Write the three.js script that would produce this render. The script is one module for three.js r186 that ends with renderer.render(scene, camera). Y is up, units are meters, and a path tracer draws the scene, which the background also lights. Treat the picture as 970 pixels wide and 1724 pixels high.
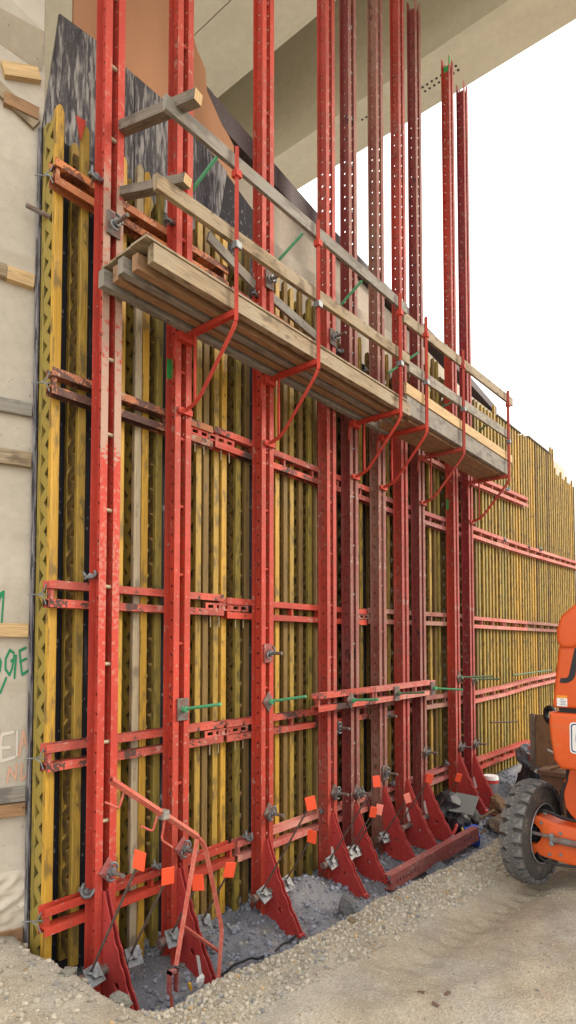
import * as THREE from 'three';
import { mergeGeometries, toCreasedNormals } from 'three/addons/utils/BufferGeometryUtils.js';
import { RoundedBoxGeometry } from 'three/addons/geometries/RoundedBoxGeometry.js';
import { ConvexGeometry } from 'three/addons/geometries/ConvexGeometry.js';
import { TextGeometry } from 'three/addons/geometries/TextGeometry.js';
import { FontLoader } from 'three/addons/loaders/FontLoader.js';

/* ───────── camera, sky, sun, exposure ───────── */
const scene = new THREE.Scene();
const V3 = (x, y, z) => new THREE.Vector3(x, y, z);
const YAW = 39.616 * Math.PI / 180, PITCH = 2.336 * Math.PI / 180;
const camera = new THREE.PerspectiveCamera(2 * Math.atan(862 / 1020) * 180 / Math.PI, 970 / 1724, 0.05, 600);
camera.position.set(0, 2.5, 3.624);
camera.lookAt(V3(Math.cos(YAW) * Math.cos(PITCH), Math.sin(PITCH), -Math.sin(YAW) * Math.cos(PITCH)).add(camera.position));
camera.setViewOffset(970, 1724, 0, -181, 970, 1724);
scene.add(camera);

const renderer = new THREE.WebGLRenderer({ antialias: true });
renderer.setSize(576, 1024);
renderer.toneMapping = THREE.LinearToneMapping;
renderer.toneMappingExposure = 2.12;
renderer.shadowMap.enabled = true;

{ // bright overcast sky: thin high cloud, brightest overhead, slightly warm toward the horizon
  const W = 256, H = 128, d = new Float32Array(W * H * 4);
  for (let j = 0; j < H; j++) for (let i = 0; i < W; i++) {
    const el = (j / (H - 1) - 0.5) * Math.PI, s = Math.max(0, Math.sin(el));
    const c = 0.05 * Math.sin(i / W * Math.PI * 6 + 2 * s) * s;
    const L = el < 0 ? 0.30 : 0.92 + 0.25 * s + c;
    d.set([L * 1.0, L * 0.995, L * 0.985, 1], (j * W + i) * 4);
  }
  const t = new THREE.DataTexture(d, W, H, THREE.RGBAFormat, THREE.FloatType);
  t.mapping = THREE.EquirectangularReflectionMapping; t.magFilter = t.minFilter = THREE.LinearFilter; t.needsUpdate = true;
  scene.background = t; scene.environment = t; scene.environmentIntensity = 1;
}
const sun = new THREE.DirectionalLight(0xfff0dc, 1.15);
sun.position.set(20, 13, 15); sun.target.position.set(4, 1, 0);
sun.castShadow = true; sun.shadow.radius = 24; sun.shadow.mapSize.set(2048, 2048);
Object.assign(sun.shadow.camera, { left: -16, right: 16, top: 16, bottom: -16, near: 0.1, far: 60 });
scene.add(sun, sun.target);

/* ───────── random, noise ───────── */
let seed_ = 12345;
const srand = s => { seed_ = s >>> 0; };
const rnd = () => { seed_ = (seed_ + 0x6D2B79F5) | 0; let t = Math.imul(seed_ ^ seed_ >>> 15, 1 | seed_); t = t + Math.imul(t ^ t >>> 7, 61 | t) ^ t; return ((t ^ t >>> 14) >>> 0) / 4294967296; };
const rr = (a, b) => a + (b - a) * rnd();
const hash = (x, y, s) => { let h = Math.imul(x, 374761393) + Math.imul(y, 668265263) + Math.imul(s, 2246822519) | 0; h = Math.imul(h ^ h >>> 13, 1274126177); return ((h ^ h >>> 16) >>> 0) / 4294967296; };
const sm = (a, b, x) => { const t = Math.min(1, Math.max(0, (x - a) / (b - a))); return t * t * (3 - 2 * t); };
function vn(x, y, px, py, s) {
  const x0 = Math.floor(x), y0 = Math.floor(y); let fx = x - x0, fy = y - y0; fx = fx * fx * (3 - 2 * fx); fy = fy * fy * (3 - 2 * fy);
  const m = (a, p) => ((a % p) + p) % p, xa = m(x0, px), xb = m(x0 + 1, px), ya = m(y0, py), yb = m(y0 + 1, py);
  const a = hash(xa, ya, s), b = hash(xb, ya, s), c = hash(xa, yb, s), d = hash(xb, yb, s);
  return a + (b - a) * fx + (c - a) * fy + (a - b - c + d) * fx * fy;
}
function fbm(u, v, fx, fy, oct, s) { // u, v in 0..1, tileable
  let a = 0, w = 0.5, t = 0;
  for (let o = 0; o < oct; o++) { a += w * vn(u * fx, v * fy, fx, fy, s + o * 17); t += w; w *= 0.5; fx *= 2; fy *= 2; }
  return a / t;
}
const mixc = (a, b, t) => [a[0] + (b[0] - a[0]) * t, a[1] + (b[1] - a[1]) * t, a[2] + (b[2] - a[2]) * t];
const mul = (a, k) => [a[0] * k, a[1] * k, a[2] * k];
// fn(u,v) -> {c:[0..255 sRGB], h:0..1, r:0..1}
function makeTex(W, H, fn, want = 'ch') {
  const C = new Uint8Array(W * H * 4), Hh = want.includes('h') ? new Uint8Array(W * H * 4) : null, Rr = want.includes('r') ? new Uint8Array(W * H * 4) : null;
  for (let j = 0; j < H; j++) for (let i = 0; i < W; i++) {
    const o = fn(i / W, j / H), k = (j * W + i) * 4;
    for (let q = 0; q < 3; q++) C[k + q] = Math.max(0, Math.min(255, o.c[q])); C[k + 3] = 255;
    if (Hh) { Hh[k] = Hh[k + 1] = Hh[k + 2] = Math.max(0, Math.min(255, o.h * 255)); Hh[k + 3] = 255; }
    if (Rr) { Rr[k] = Rr[k + 1] = Rr[k + 2] = Math.max(0, Math.min(255, o.r * 255)); Rr[k + 3] = 255; }
  }
  const mk = (a, srgb) => { const t = new THREE.DataTexture(a, W, H); t.wrapS = t.wrapT = THREE.RepeatWrapping; t.magFilter = THREE.LinearFilter; t.minFilter = THREE.LinearMipmapLinearFilter; t.generateMipmaps = true; if (srgb) t.colorSpace = THREE.SRGBColorSpace; t.needsUpdate = true; return t; };
  return { map: mk(C, true), bump: Hh && mk(Hh), rough: Rr && mk(Rr) };
}
function matOf(t, su, sv, o = {}) {
  const q = { roughness: 0.74, ...o };
  t.map.repeat.set(1 / su, 1 / sv); q.map = t.map;
  if (t.bump) { t.bump.repeat.set(1 / su, 1 / sv); q.bumpMap = t.bump; q.bumpScale = o.bumpScale ?? 0.002; }
  if (t.rough) { t.rough.repeat.set(1 / su, 1 / sv); q.roughnessMap = t.rough; q.roughness = 1; }
  return new THREE.MeshStandardMaterial(q);
}
// painted steel: u runs along the member (3 m), v across (0.75 m)
function paint(seed, base, o) {
  const p = { tone: 0.18, chip: 0.0, chipC: [60, 38, 30], dust: 0.0, dustC: [190, 172, 158], streak: 0.25, rough: 0.66, ...o };
  return makeTex(1024, 256, (u, v) => {
    const big = fbm(u, v, 6, 2, 4, seed), mid = fbm(u, v, 40, 10, 3, seed + 5), fine = fbm(u, v, 220, 55, 2, seed + 9), st = fbm(u, v, 8, 60, 3, seed + 13);
    let c = mul(base, 1 + p.tone * (big - 0.5) * 2 + 0.10 * (fine - 0.5) + p.streak * (st - 0.5) * 0.5), h = 0.5 + 0.1 * (mid - 0.5), r = p.rough + 0.15 * (mid - 0.5);
    const dv = p.dust * 1.6 * (0.55 * big + 0.25 * mid + 0.35 * fine + 0.25 * st) - 0.42 * p.dust; const dd = sm(0.05, 0.75, dv); c = mixc(c, p.dustC, Math.min(0.85, dd)); r += 0.3 * dd;
    const zone = fbm(u, v, 3, 1, 3, seed + 41); c = mixc(c, p.grimeC ?? [112, 62, 54], (p.grime ?? 0.4) * sm(0.48, 0.72, 0.7 * zone + 0.3 * mid));
    const spl = fbm(u, v, 90, 22, 3, seed + 51) * 0.7 + 0.3 * zone; c = mixc(c, [176, 164, 150], 0.55 * sm(p.splat ?? 0.675, (p.splat ?? 0.675) + 0.06, spl));
    const ch = 0.5 * fbm(u, v, 24, 8, 5, seed + 21) + 0.3 * big + 0.2 * fine, th = 0.78 - 0.42 * p.chip;
    const k = sm(th, th + 0.025, ch); if (p.chip > 0) { c = mixc(c, mul(p.chipC, 0.75 + 0.6 * fine), k); h -= 0.35 * k; r += 0.2 * k; }
    const sc = fbm(u, v, 30, 190, 2, seed + 31); if (sc > 0.85) c = mixc(c, [196, 150, 136], 0.4);
    if (fine > 0.9 && mid > 0.64) c = mixc(c, [200, 180, 166], 0.6);
    return { c, h, r };
  }, seed <= 4 ? 'chr' : 'ch');
}
// timber: u along the grain (2 m), v across (0.4 m)
function timber(seed, base, o) {
  const p = { grain: 0.22, knots: 0.5, dirt: 0.2, dirtC: [90, 80, 66], grey: 0, greyC: [150, 146, 138], rough: 0.8, ...o };
  return makeTex(1024, 256, (u, v) => {
    const wob = fbm(u, v, 5, 4, 3, seed), g = fbm(u, v + 0.0, 6, 48, 3, seed + 3), g2 = fbm(u, v, 14, 120, 2, seed + 4), big = fbm(u, v, 7, 3, 3, seed + 7);
    const ring = 0.5 + 0.5 * Math.sin((v * 26 + wob * 7) * 6.283);
    let kn = 0; for (let k = 0; k < 5; k++) { const ku = hash(k, 1, seed), kv = hash(k, 2, seed); let du = Math.abs(u - ku); du = Math.min(du, 1 - du); let dv = Math.abs(v - kv); dv = Math.min(dv, 1 - dv); const q = Math.hypot(du * 2 / 0.016, dv * 0.4 / 0.011); kn = Math.max(kn, 1 - sm(0.55, 1.15, q)); }
    let c = mul(base, 1 - p.grain * 0.5 * ring * (0.4 + g) - p.grain * (g2 - 0.4) + 0.16 * (big - 0.5));
    c = mixc(c, p.greyC, p.grey * sm(0.3, 0.75, 0.6 * big + 0.4 * g));
    c = mixc(c, mul(base, 0.36), kn * p.knots);
    c = mixc(c, p.dirtC, p.dirt * sm(0.5, 0.8, fbm(u, v, 18, 9, 4, seed + 11)));
    return { c, h: 0.5 + 0.35 * (g2 - 0.5) - 0.3 * kn, r: p.rough };
  }, 'ch');
}
const M = {};
const red = [186, 44, 36];
M.redA = matOf(paint(1, [182, 58, 38], { chip: 0.14, dust: 0.2, dustC: [166, 88, 70], grime: 0.3, grimeC: [136, 62, 50] }), 3, 0.75, { bumpScale: 0.001 });
M.redB = matOf(paint(2, [178, 60, 44], { chip: 0.18, dust: 0.34, dustC: [168, 104, 88], grime: 0.5, grimeC: [128, 92, 82] }), 3, 0.75, { bumpScale: 0.001 });
M.redDust = matOf(paint(3, [180, 56, 40], { chip: 0.16, dust: 0.26, dustC: [178, 98, 82], grime: 0.4 }), 3, 0.75, { bumpScale: 0.001 });
M.maroon = matOf(paint(4, [140, 46, 42], { chip: 0.34, chipC: [62, 36, 34], dust: 0.5, dustC: [122, 86, 78] }), 3, 0.75, { bumpScale: 0.001 });
M.plum = matOf(paint(5, [146, 40, 44], { chip: 0.14, dust: 0.25, dustC: [150, 100, 100] }), 3, 0.75, { bumpScale: 0.001 });
M.brown = matOf(paint(6, [146, 66, 54], { chip: 0.28, chipC: [92, 60, 48], dust: 0.66, dustC: [150, 120, 102] }), 3, 0.75, { bumpScale: 0.001 });
M.chip = matOf(paint(7, [190, 66, 48], { chip: 0.52, chipC: [70, 48, 40], dust: 0.3 }), 3, 0.75, { bumpScale: 0.0015 });
M.pinkRed = matOf(paint(8, [190, 84, 74], { chip: 0.2, chipC: [120, 84, 72], dust: 0.55, dustC: [200, 150, 132] }), 3, 0.75, { bumpScale: 0.001 });
M.rustO = matOf(paint(9, [196, 120, 68], { chip: 0.64, chipC: [96, 56, 38], dust: 0.1, rough: 0.75 }), 3, 0.75, { bumpScale: 0.002 });
M.rust = matOf(paint(10, [176, 108, 66], { chip: 0.64, chipC: [80, 52, 42], dust: 0.2, rough: 0.85 }), 3, 0.75, { bumpScale: 0.002 });
M.frame = matOf(paint(11, [178, 50, 32], { chip: 0.06, dust: 0.25, dustC: [200, 110, 92] }), 3, 0.75, { bumpScale: 0.0006 });
M.framePink = matOf(paint(12, [190, 76, 58], { chip: 0.24, chipC: [180, 158, 142], dust: 0.45, dustC: [200, 150, 130] }), 3, 0.75, { bumpScale: 0.001 });
{ // first post: cement slurry sprayed over the front flanges between the deck and mid height, copied where it is
  const t = makeTex(2048, 64, (u, v) => { const y = u * 11.14 - 0.3, b = fbm(u, v, 24, 1, 4, 151), f = fbm(u, v, 620, 42, 2, 152), g = fbm(u, v, 120, 8, 3, 153);
    const yy = y + 0.5 * (g - 0.5) + 0.35 * (f - 0.5), band = sm(3.66, 3.9, yy) * (1 - sm(5.7, 6.1, yy)); let k = 0.34 + 0.25 * sm(2.0, 3.0, y) * (1 - sm(3.1, 3.5, y)) + 0.6 * band; k += 0.45 * (g - 0.5) + 1.1 * (f - 0.5) + 0.3 * (b - 0.5);
    const w = sm(0.45, 0.8, k); let c = mul([178, 58, 42], 0.92 + 0.2 * b); c = mixc(c, mixc([186, 122, 106], [170, 152, 132], band), 0.85 * w); return { c, h: 0.5 + 0.3 * (f - 0.5) }; });
  M.flP1 = matOf(t, 11.14, 0.75, { roughness: 0.75, bumpScale: 0.001 });
}
M.flPink = matOf(paint(16, [168, 58, 48], { chip: 0.2, dust: 0.4, dustC: [168, 104, 90] }), 3, 0.75, { bumpScale: 0.001 });
M.flBrown = matOf(paint(17, [140, 58, 48], { chip: 0.3, chipC: [90, 60, 50], dust: 0.6, dustC: [140, 112, 96] }), 3, 0.75, { bumpScale: 0.001 });
M.foot = matOf(paint(13, [168, 46, 40], { chip: 0.08, dust: 0.3, dustC: [150, 84, 84] }), 3, 0.75, { bumpScale: 0.0006 });
M.dullRed = matOf(paint(14, [158, 62, 58], { chip: 0.2, dust: 0.55, dustC: [160, 120, 112] }), 3, 0.75, { bumpScale: 0.001 });

M.yelA = matOf(timber(21, [200, 154, 50], { dirt: 0.6, dirtC: [96, 78, 44] }), 2, 0.4, { bumpScale: 0.001, roughness: 0.62 });
M.yelB = matOf(timber(22, [172, 138, 54], { dirt: 0.65, dirtC: [84, 70, 42] }), 2, 0.4, { bumpScale: 0.001, roughness: 0.66 });
M.yelG = matOf(timber(23, [158, 136, 58], { dirt: 0.65, dirtC: [84, 76, 46] }), 2, 0.4, { bumpScale: 0.001, roughness: 0.66 });
M.yelPale = matOf(timber(24, [190, 172, 136], { dirt: 0.45, grey: 0.3 }), 2, 0.4, { bumpScale: 0.001, roughness: 0.8 });
M.yelBrown = matOf(timber(25, [130, 102, 50], { dirt: 0.65, dirtC: [84, 68, 42] }), 2, 0.4, { bumpScale: 0.001, roughness: 0.75 });  // brown girder tone; also carries painted recess shade on rear chords and lattice
M.plankTan = matOf(timber(26, [166, 142, 108], { dirt: 0.7, dirtC: [96, 82, 64], grey: 0.6, greyC: [158, 148, 130], grain: 0.34 }), 2, 0.4, { bumpScale: 0.002, roughness: 0.85 });
M.plankGrey = matOf(timber(27, [148, 139, 125], { dirt: 0.65, grain: 0.32, dirtC: [98, 92, 86], grey: 0.6 }), 2, 0.4, { bumpScale: 0.003, roughness: 0.9 });
M.plankNew = matOf(timber(28, [206, 172, 122], { dirt: 0.12, knots: 0.8 }), 2, 0.4, { bumpScale: 0.001, roughness: 0.8 });
M.plankBrown = matOf(timber(29, [160, 122, 86], { dirt: 0.45, dirtC: [100, 76, 54] }), 2, 0.4, { bumpScale: 0.002, roughness: 0.85 });

M.blackPly = matOf(makeTex(512, 512, (u, v) => {
  const st = fbm(u, v, 3, 40, 4, 301), b = fbm(u, v, 4, 4, 5, 302), f = fbm(u, v, 60, 60, 2, 303);
  let c = mul([28, 26, 32], 0.8 + 0.5 * b); c = mixc(c, [140, 136, 130], 0.75 * sm(0.6, 0.8, 0.6 * st + 0.4 * b)); if (f > 0.8) c = mixc(c, [190, 186, 178], 0.5);
  return { c, h: 0.5 + 0.2 * f };
}), 2.4, 1.2, { roughness: 0.85, bumpScale: 0.0008 });
M.oldPly = matOf(makeTex(1024, 512, (u, v) => { // weathered black film with vertical scraped cement streaks (u is up)
  const st = fbm(u, v, 9, 46, 5, 311), b = fbm(u, v, 3, 4, 5, 312), m = fbm(u, v, 16, 40, 4, 313), f = fbm(u, v, 90, 140, 2, 314);
  let c = mul([70, 66, 68], 0.75 + 0.5 * b); const k = 0.45 * st + 0.25 * b + 0.3 * m;
  c = mixc(c, [150, 146, 138], 0.85 * sm(0.41, 0.6, k)); c = mixc(c, [168, 164, 156], 0.5 * sm(0.55, 0.68, k)); c = mixc(c, [46, 42, 48], 0.8 * sm(0.57, 0.68, fbm(u, v, 12, 50, 3, 315))); if (f > 0.78) c = mixc(c, [176, 172, 164], 0.35);
  return { c, h: 0.4 + 0.4 * (k + f * 0.3 - 0.5) };
}), 1.6, 0.8, { roughness: 0.8, bumpScale: 0.003 });
M.concrete = matOf(makeTex(1024, 1024, (u, v) => {
  const b = fbm(u, v, 3, 3, 5, 321), f = fbm(u, v, 70, 70, 3, 322), d = fbm(u, v, 26, 2, 4, 323), s = fbm(u, v, 5, 5, 4, 324);
  let c = mul([193, 182, 164], 0.86 + 0.22 * b + 0.08 * (f - 0.5)); c = mixc(c, [206, 198, 186], 0.28 * sm(0.55, 0.75, s)); c = mixc(c, [158, 142, 118], 0.22 * sm(0.55, 0.8, d));
  const pit = vn(u * 150, v * 150, 150, 150, 325); let h = 0.5 + 0.15 * (f - 0.5); if (pit > 0.972) { c = mul(c, 0.7); h -= 0.4; }
  return { c, h };
}), 3, 3, { roughness: 0.9, bumpScale: 0.003 });
M.bridge = matOf(makeTex(512, 512, (u, v) => {
  const b = fbm(u, v, 4, 4, 5, 331), f = fbm(u, v, 80, 80, 2, 332), l = fbm(u, v, 2, 24, 3, 333);
  return { c: mul([220, 213, 194], 0.9 + 0.14 * b + 0.05 * (f - 0.5) + 0.05 * (l - 0.5)), h: 0.5 + 0.1 * f };
}), 6, 6, { roughness: 0.92, bumpScale: 0.003 });
M.kraft = matOf(makeTex(256, 256, (u, v) => ({ c: mul([172, 124, 88], 0.92 + 0.16 * fbm(u, v, 3, 6, 4, 341)), h: 0.5 + 0.3 * (fbm(u, v, 20, 80, 2, 342) - 0.5) })), 2, 2, { roughness: 0.85, bumpScale: 0.001 });
M.darkEdge = matOf(makeTex(512, 128, (u, v) => { const b = fbm(u, v, 8, 3, 4, 351), f = vn(u * 160, v * 40, 160, 40, 352); return { c: f > 0.955 ? [170, 164, 158] : mul([62, 44, 46], 0.75 + 0.5 * b), h: 0.5 }; }), 3, 0.75, { roughness: 0.6 });
M.galv = matOf(makeTex(256, 256, (u, v) => { const b = fbm(u, v, 12, 12, 4, 361); return { c: mul([138, 140, 140], 0.6 + 0.6 * b), h: 0.5 + 0.3 * (b - 0.5) }; }), 0.3, 0.3, { roughness: 0.55, metalness: 0.35, bumpScale: 0.001 });
M.cast = matOf(makeTex(256, 256, (u, v) => { const b = fbm(u, v, 10, 10, 4, 371); return { c: mixc([112, 104, 98], [112, 84, 74], sm(0.45, 0.65, b)), h: 0.5 + 0.4 * (b - 0.5) }; }), 0.3, 0.3, { roughness: 0.8, metalness: 0.1, bumpScale: 0.001 });
M.rod = matOf(makeTex(512, 64, (u, v) => { const r = 0.5 + 0.5 * Math.sin((u * 60 + v) * 6.283), b = fbm(u, v, 20, 4, 3, 381); return { c: mul([104, 88, 78], 0.7 + 0.5 * b), h: r }; }), 0.8, 0.1, { roughness: 0.75, metalness: 0.2, bumpScale: 0.003 });
M.green = new THREE.MeshStandardMaterial({ color: 0x4f9a6c, roughness: 0.55 });
M.greenDull = matOf(makeTex(128, 64, (u, v) => ({ c: mul([84, 108, 78], 0.75 + 0.5 * fbm(u, v, 10, 6, 3, 391)), h: 0.5 })), 0.4, 0.1, { roughness: 0.7 });
M.orangeFlag = new THREE.MeshStandardMaterial({ color: 0xf0552e, roughness: 0.5 });
M.pinkFlag = new THREE.MeshStandardMaterial({ color: 0xf58a76, roughness: 0.5 });
M.white = new THREE.MeshStandardMaterial({ color: 0xdcdad4, roughness: 0.6 });
M.black = new THREE.MeshStandardMaterial({ color: 0x17171a, roughness: 0.55 });
M.greenPaint = new THREE.MeshStandardMaterial({ color: 0x2f9b50, roughness: 0.6 });

/* ───────── geometry helpers ───────── */
// along: which axis is the grain/length; u = along, v = the other in-face axis
function uvBy(g, along = 'y', ou = 0, ov = 0) {
  if (g.index) g = g.toNonIndexed();
  if (!g.attributes.normal) g.computeVertexNormals();
  const p = g.attributes.position, n = g.attributes.normal, uv = new Float32Array(p.count * 2), A = 'xyz'.indexOf(along);
  for (let i = 0; i < p.count; i += 3) {
    let nx = 0, ny = 0, nz = 0; for (let k = 0; k < 3; k++) { nx += n.getX(i + k); ny += n.getY(i + k); nz += n.getZ(i + k); }
    const a = [Math.abs(nx), Math.abs(ny), Math.abs(nz)], m = a.indexOf(Math.max(...a));
    let ua, va; if (m === A) { ua = (A + 1) % 3; va = (A + 2) % 3; } else { ua = A; va = 3 - A - m; }
    for (let k = 0; k < 3; k++) { const q = [p.getX(i + k), p.getY(i + k), p.getZ(i + k)]; uv[(i + k) * 2] = q[ua] + ou; uv[(i + k) * 2 + 1] = q[va] + ov + m * 0.13; }
  }
  g.setAttribute('uv', new THREE.BufferAttribute(uv, 2)); for (const k of Object.keys(g.attributes)) if (!['position', 'normal', 'uv'].includes(k)) g.deleteAttribute(k);
  return g;
}
const merge = gs => mergeGeometries(gs.map(g => { const q = g.index ? g.toNonIndexed() : g; if (!q.attributes.uv) uvBy(q); for (const k of Object.keys(q.attributes)) if (!['position', 'normal', 'uv'].includes(k)) q.deleteAttribute(k); return q; }));
const bx = (x0, x1, y0, y1, z0, z1) => { const g = new THREE.BoxGeometry(Math.abs(x1 - x0), Math.abs(y1 - y0), Math.abs(z1 - z0)); g.translate((x0 + x1) / 2, (y0 + y1) / 2, (z0 + z1) / 2); return g; };
const rbx = (w, h, d, r = 0.004) => new RoundedBoxGeometry(w, h, d, 1, r);
const cyl = (r, l, axis = 'y', seg = 10, r2 = r) => { const g = new THREE.CylinderGeometry(r2, r, l, seg); if (axis === 'x') g.rotateZ(-Math.PI / 2); if (axis === 'z') g.rotateX(Math.PI / 2); return g; };
function along(g, a, b) { // g modelled along +y centred at the origin -> placed between a and b
  const d = b.clone().sub(a), q = new THREE.Quaternion().setFromUnitVectors(V3(0, 1, 0), d.clone().normalize());
  g.applyQuaternion(q); g.translate((a.x + b.x) / 2, (a.y + b.y) / 2, (a.z + b.z) / 2); return g;
}
const rodG = (a, b, r, seg = 8) => along(uvBy(cyl(r, a.distanceTo(b), 'y', seg), 'y'), a, b);
function beamG(a, b, w, h, off = 0) { // rectangular timber from a to b, h vertical-ish, w horizontal
  const d = b.clone().sub(a), L = d.length(); let g = uvBy(rbx(L, h, w, Math.min(w, h) * 0.035), 'x', off, off * 0.37);
  const x = d.normalize(), z = V3(0, 1, 0).cross(x).negate().normalize(), y = z.clone().cross(x).normalize();
  const m = new THREE.Matrix4().makeBasis(x, y, z); g.applyMatrix4(m); g.translate((a.x + b.x) / 2, (a.y + b.y) / 2, (a.z + b.z) / 2); return g;
}
function tubeG(pts, r, seg = 8, sub = 6, tension = 0.0) {
  const path = new THREE.CurvePath(); for (let i = 0; i + 1 < pts.length; i++) path.add(new THREE.LineCurve3(pts[i], pts[i + 1]));
  const c = tension > 0 ? new THREE.CatmullRomCurve3(pts, false, 'catmullrom', tension) : path;
  let g = new THREE.TubeGeometry(c, sub * (pts.length - 1), r, seg, false);
  const uv = g.attributes.uv, L = c.getLength(); for (let i = 0; i < uv.count; i++) uv.setXY(i, uv.getX(i) * L, uv.getY(i) * 2 * Math.PI * r);
  g = g.toNonIndexed(); if (seg <= 4) g = toCreasedNormals(g, 0.6); return g;
}
// round the corners of a polyline
function soft(pts, r, n = 4) {
  const o = [pts[0]];
  for (let i = 1; i < pts.length - 1; i++) {
    const a = pts[i - 1], b = pts[i], c = pts[i + 1], p = b.clone().lerp(a, Math.min(0.45, r / b.distanceTo(a))), q = b.clone().lerp(c, Math.min(0.45, r / b.distanceTo(c)));
    for (let k = 0; k <= n; k++) { const t = k / n; o.push(p.clone().multiplyScalar((1 - t) * (1 - t)).addScaledVector(b, 2 * t * (1 - t)).addScaledVector(q, t * t)); }
  }
  o.push(pts[pts.length - 1]); return o;
}
const extr = (shape, depth, bevel = 0) => { const g = new THREE.ExtrudeGeometry(shape, bevel ? { depth: depth - 2 * bevel, bevelEnabled: true, bevelSize: bevel, bevelThickness: bevel, bevelSegments: 1, curveSegments: 6 } : { depth, bevelEnabled: false, curveSegments: 6 }); if (bevel) g.translate(0, 0, bevel); return g; };
const shapeOf = pts => { const s = new THREE.Shape(); pts.forEach(([x, y], i) => i ? s.lineTo(x, y) : s.moveTo(x, y)); s.closePath(); return s; };
const circ = (x, y, r, n = 8) => { const h = new THREE.Path(); for (let i = 0; i < n; i++) { const a = -i / n * 2 * Math.PI; i ? h.lineTo(x + r * Math.cos(a), y + r * Math.sin(a)) : h.moveTo(x + r, y); } h.closePath(); return h; };

/* ───────── naming helpers ───────── */
const used = {};
const numbered = n => { n = n.replace(/_\d{3}$/, ''); const k = used[n] = (used[n] ?? -1) + 1; return k ? `${n}_${String(k).padStart(3, '0')}` : n; };
function shade(o) { o.castShadow = o.receiveShadow = true; return o; }
function thing(name, label, category, pos = [0, 0, 0], turn = 0, group) {
  const o = new THREE.Group(); o.name = numbered(name); o.position.set(...pos); o.rotation.y = turn; o.userData = { label, category }; if (group) o.userData.group = group; scene.add(o); return o;
}
function part(name, geo, mat, parent, label) { const m = shade(new THREE.Mesh(geo, mat)); m.name = name; if (label) m.userData.label = label; parent.add(m); return m; }
function single(name, geo, mat, label, category, group) { const m = shade(new THREE.Mesh(geo, mat)); m.name = numbered(name); m.userData = { label, category }; if (group) m.userData.group = group; scene.add(m); return m; }
function struct(name, geo, mat, kind = 'structure') { const m = shade(new THREE.Mesh(geo, mat)); m.name = numbered(name); m.userData = { kind }; scene.add(m); return m; }
function tint(mat, k, off = 0) { const m = mat.clone(); m.color.setRGB(k[0], k[1], k[2]); if (off) for (const s of ['map']) if (m[s]) { m[s] = m[s].clone(); m[s].offset.set(off, off * 0.61); m[s].needsUpdate = true; } return m; }
const ORD = ['first', 'second', 'third', 'fourth', 'fifth', 'sixth', 'seventh', 'eighth', 'ninth', 'tenth', 'eleventh', 'twelfth', 'thirteenth', 'fourteenth', 'fifteenth', 'sixteenth', 'seventeenth', 'eighteenth', 'nineteenth', 'twentieth'];
const TENS = ['', '', 'twenty', 'thirty', 'forty'];
const ord = i => i < 20 ? ORD[i] : ((i + 1) % 10 === 0 ? ['thirtieth', 'fortieth'][(i + 1) / 10 - 3] : TENS[Math.floor((i + 1) / 10)] + '-' + ORD[(i % 10)]);

/* ───────── the ground ───────── */
const nz = (x, z, f, s, o = 4) => { let a = 0, w = 0.5; for (let k = 0; k < o; k++) { a += w * (vn(x * f, z * f, 4096, 4096, s + k) - 0.5); w *= 0.5; f *= 2.03; } return a * 2; };
const crestZ = x => 1.09 + 0.112 * (x - 2.4) + 0.07 * nz(x, 0, 1.6, 900, 2);
function trenchMask(x, z) { const xr = 2.0 + 0.12 * nz(z, 3, 2.2, 901, 3); return sm(xr - 0.05, xr + 0.24, x) * (1 - sm(crestZ(x) - 0.42, crestZ(x) - 0.02, z)) * (1 - sm(10, 14, x)); }
function groundY(x, z) {
  const m = trenchMask(x, z);
  let hi = 0.585 - 0.035 * sm(3.6, 2.4, x) * sm(1.9, 1.0, z) * sm(1.7, 2.1, x) + 0.03 * Math.exp(-Math.pow((z - crestZ(x) - 0.16) / 0.16, 2)) * sm(2.2, 3.4, x) + 0.035 * nz(x, z, 0.9, 910, 3) + 0.022 * nz(x, z, 5, 914, 4);
  hi += 0.05 * Math.sin((z - 0.1 * x) * 7 + 1.2) * sm(3, 4.5, x) * (1 - sm(6, 7, x)) * (1 - sm(2.4, 3, z)) * 0.6;
  { const q = z - (crestZ(x) + 0.62); hi -= 0.035 * Math.exp(-Math.pow(q / 0.09, 2)) * (0.75 + 0.25 * Math.sin(x * 42 + 3 * q)) * sm(2.6, 3.6, x); }
  hi -= 0.10 * sm(1.6, 1.0, x) * sm(0.3, -0.4, z);
  let lo = 0.03 + 0.13 * sm(0.35, -0.25, z) + 0.04 * nz(x, z, 3, 920, 4) + 0.03 * sm(6, 9.5, x) * 6 * 0.6;
  lo += 0.11 * Math.exp(-Math.pow((x - 4.66) / 0.32, 2) - Math.pow((z - 0.02) / 0.22, 2));
  lo += 0.05 * nz(x, z, 9, 930, 3) * sm(0.3, 0.9, nz(x, z, 1.2, 931, 2) + 0.7);
  return hi + (lo - hi) * m;
}
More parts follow.
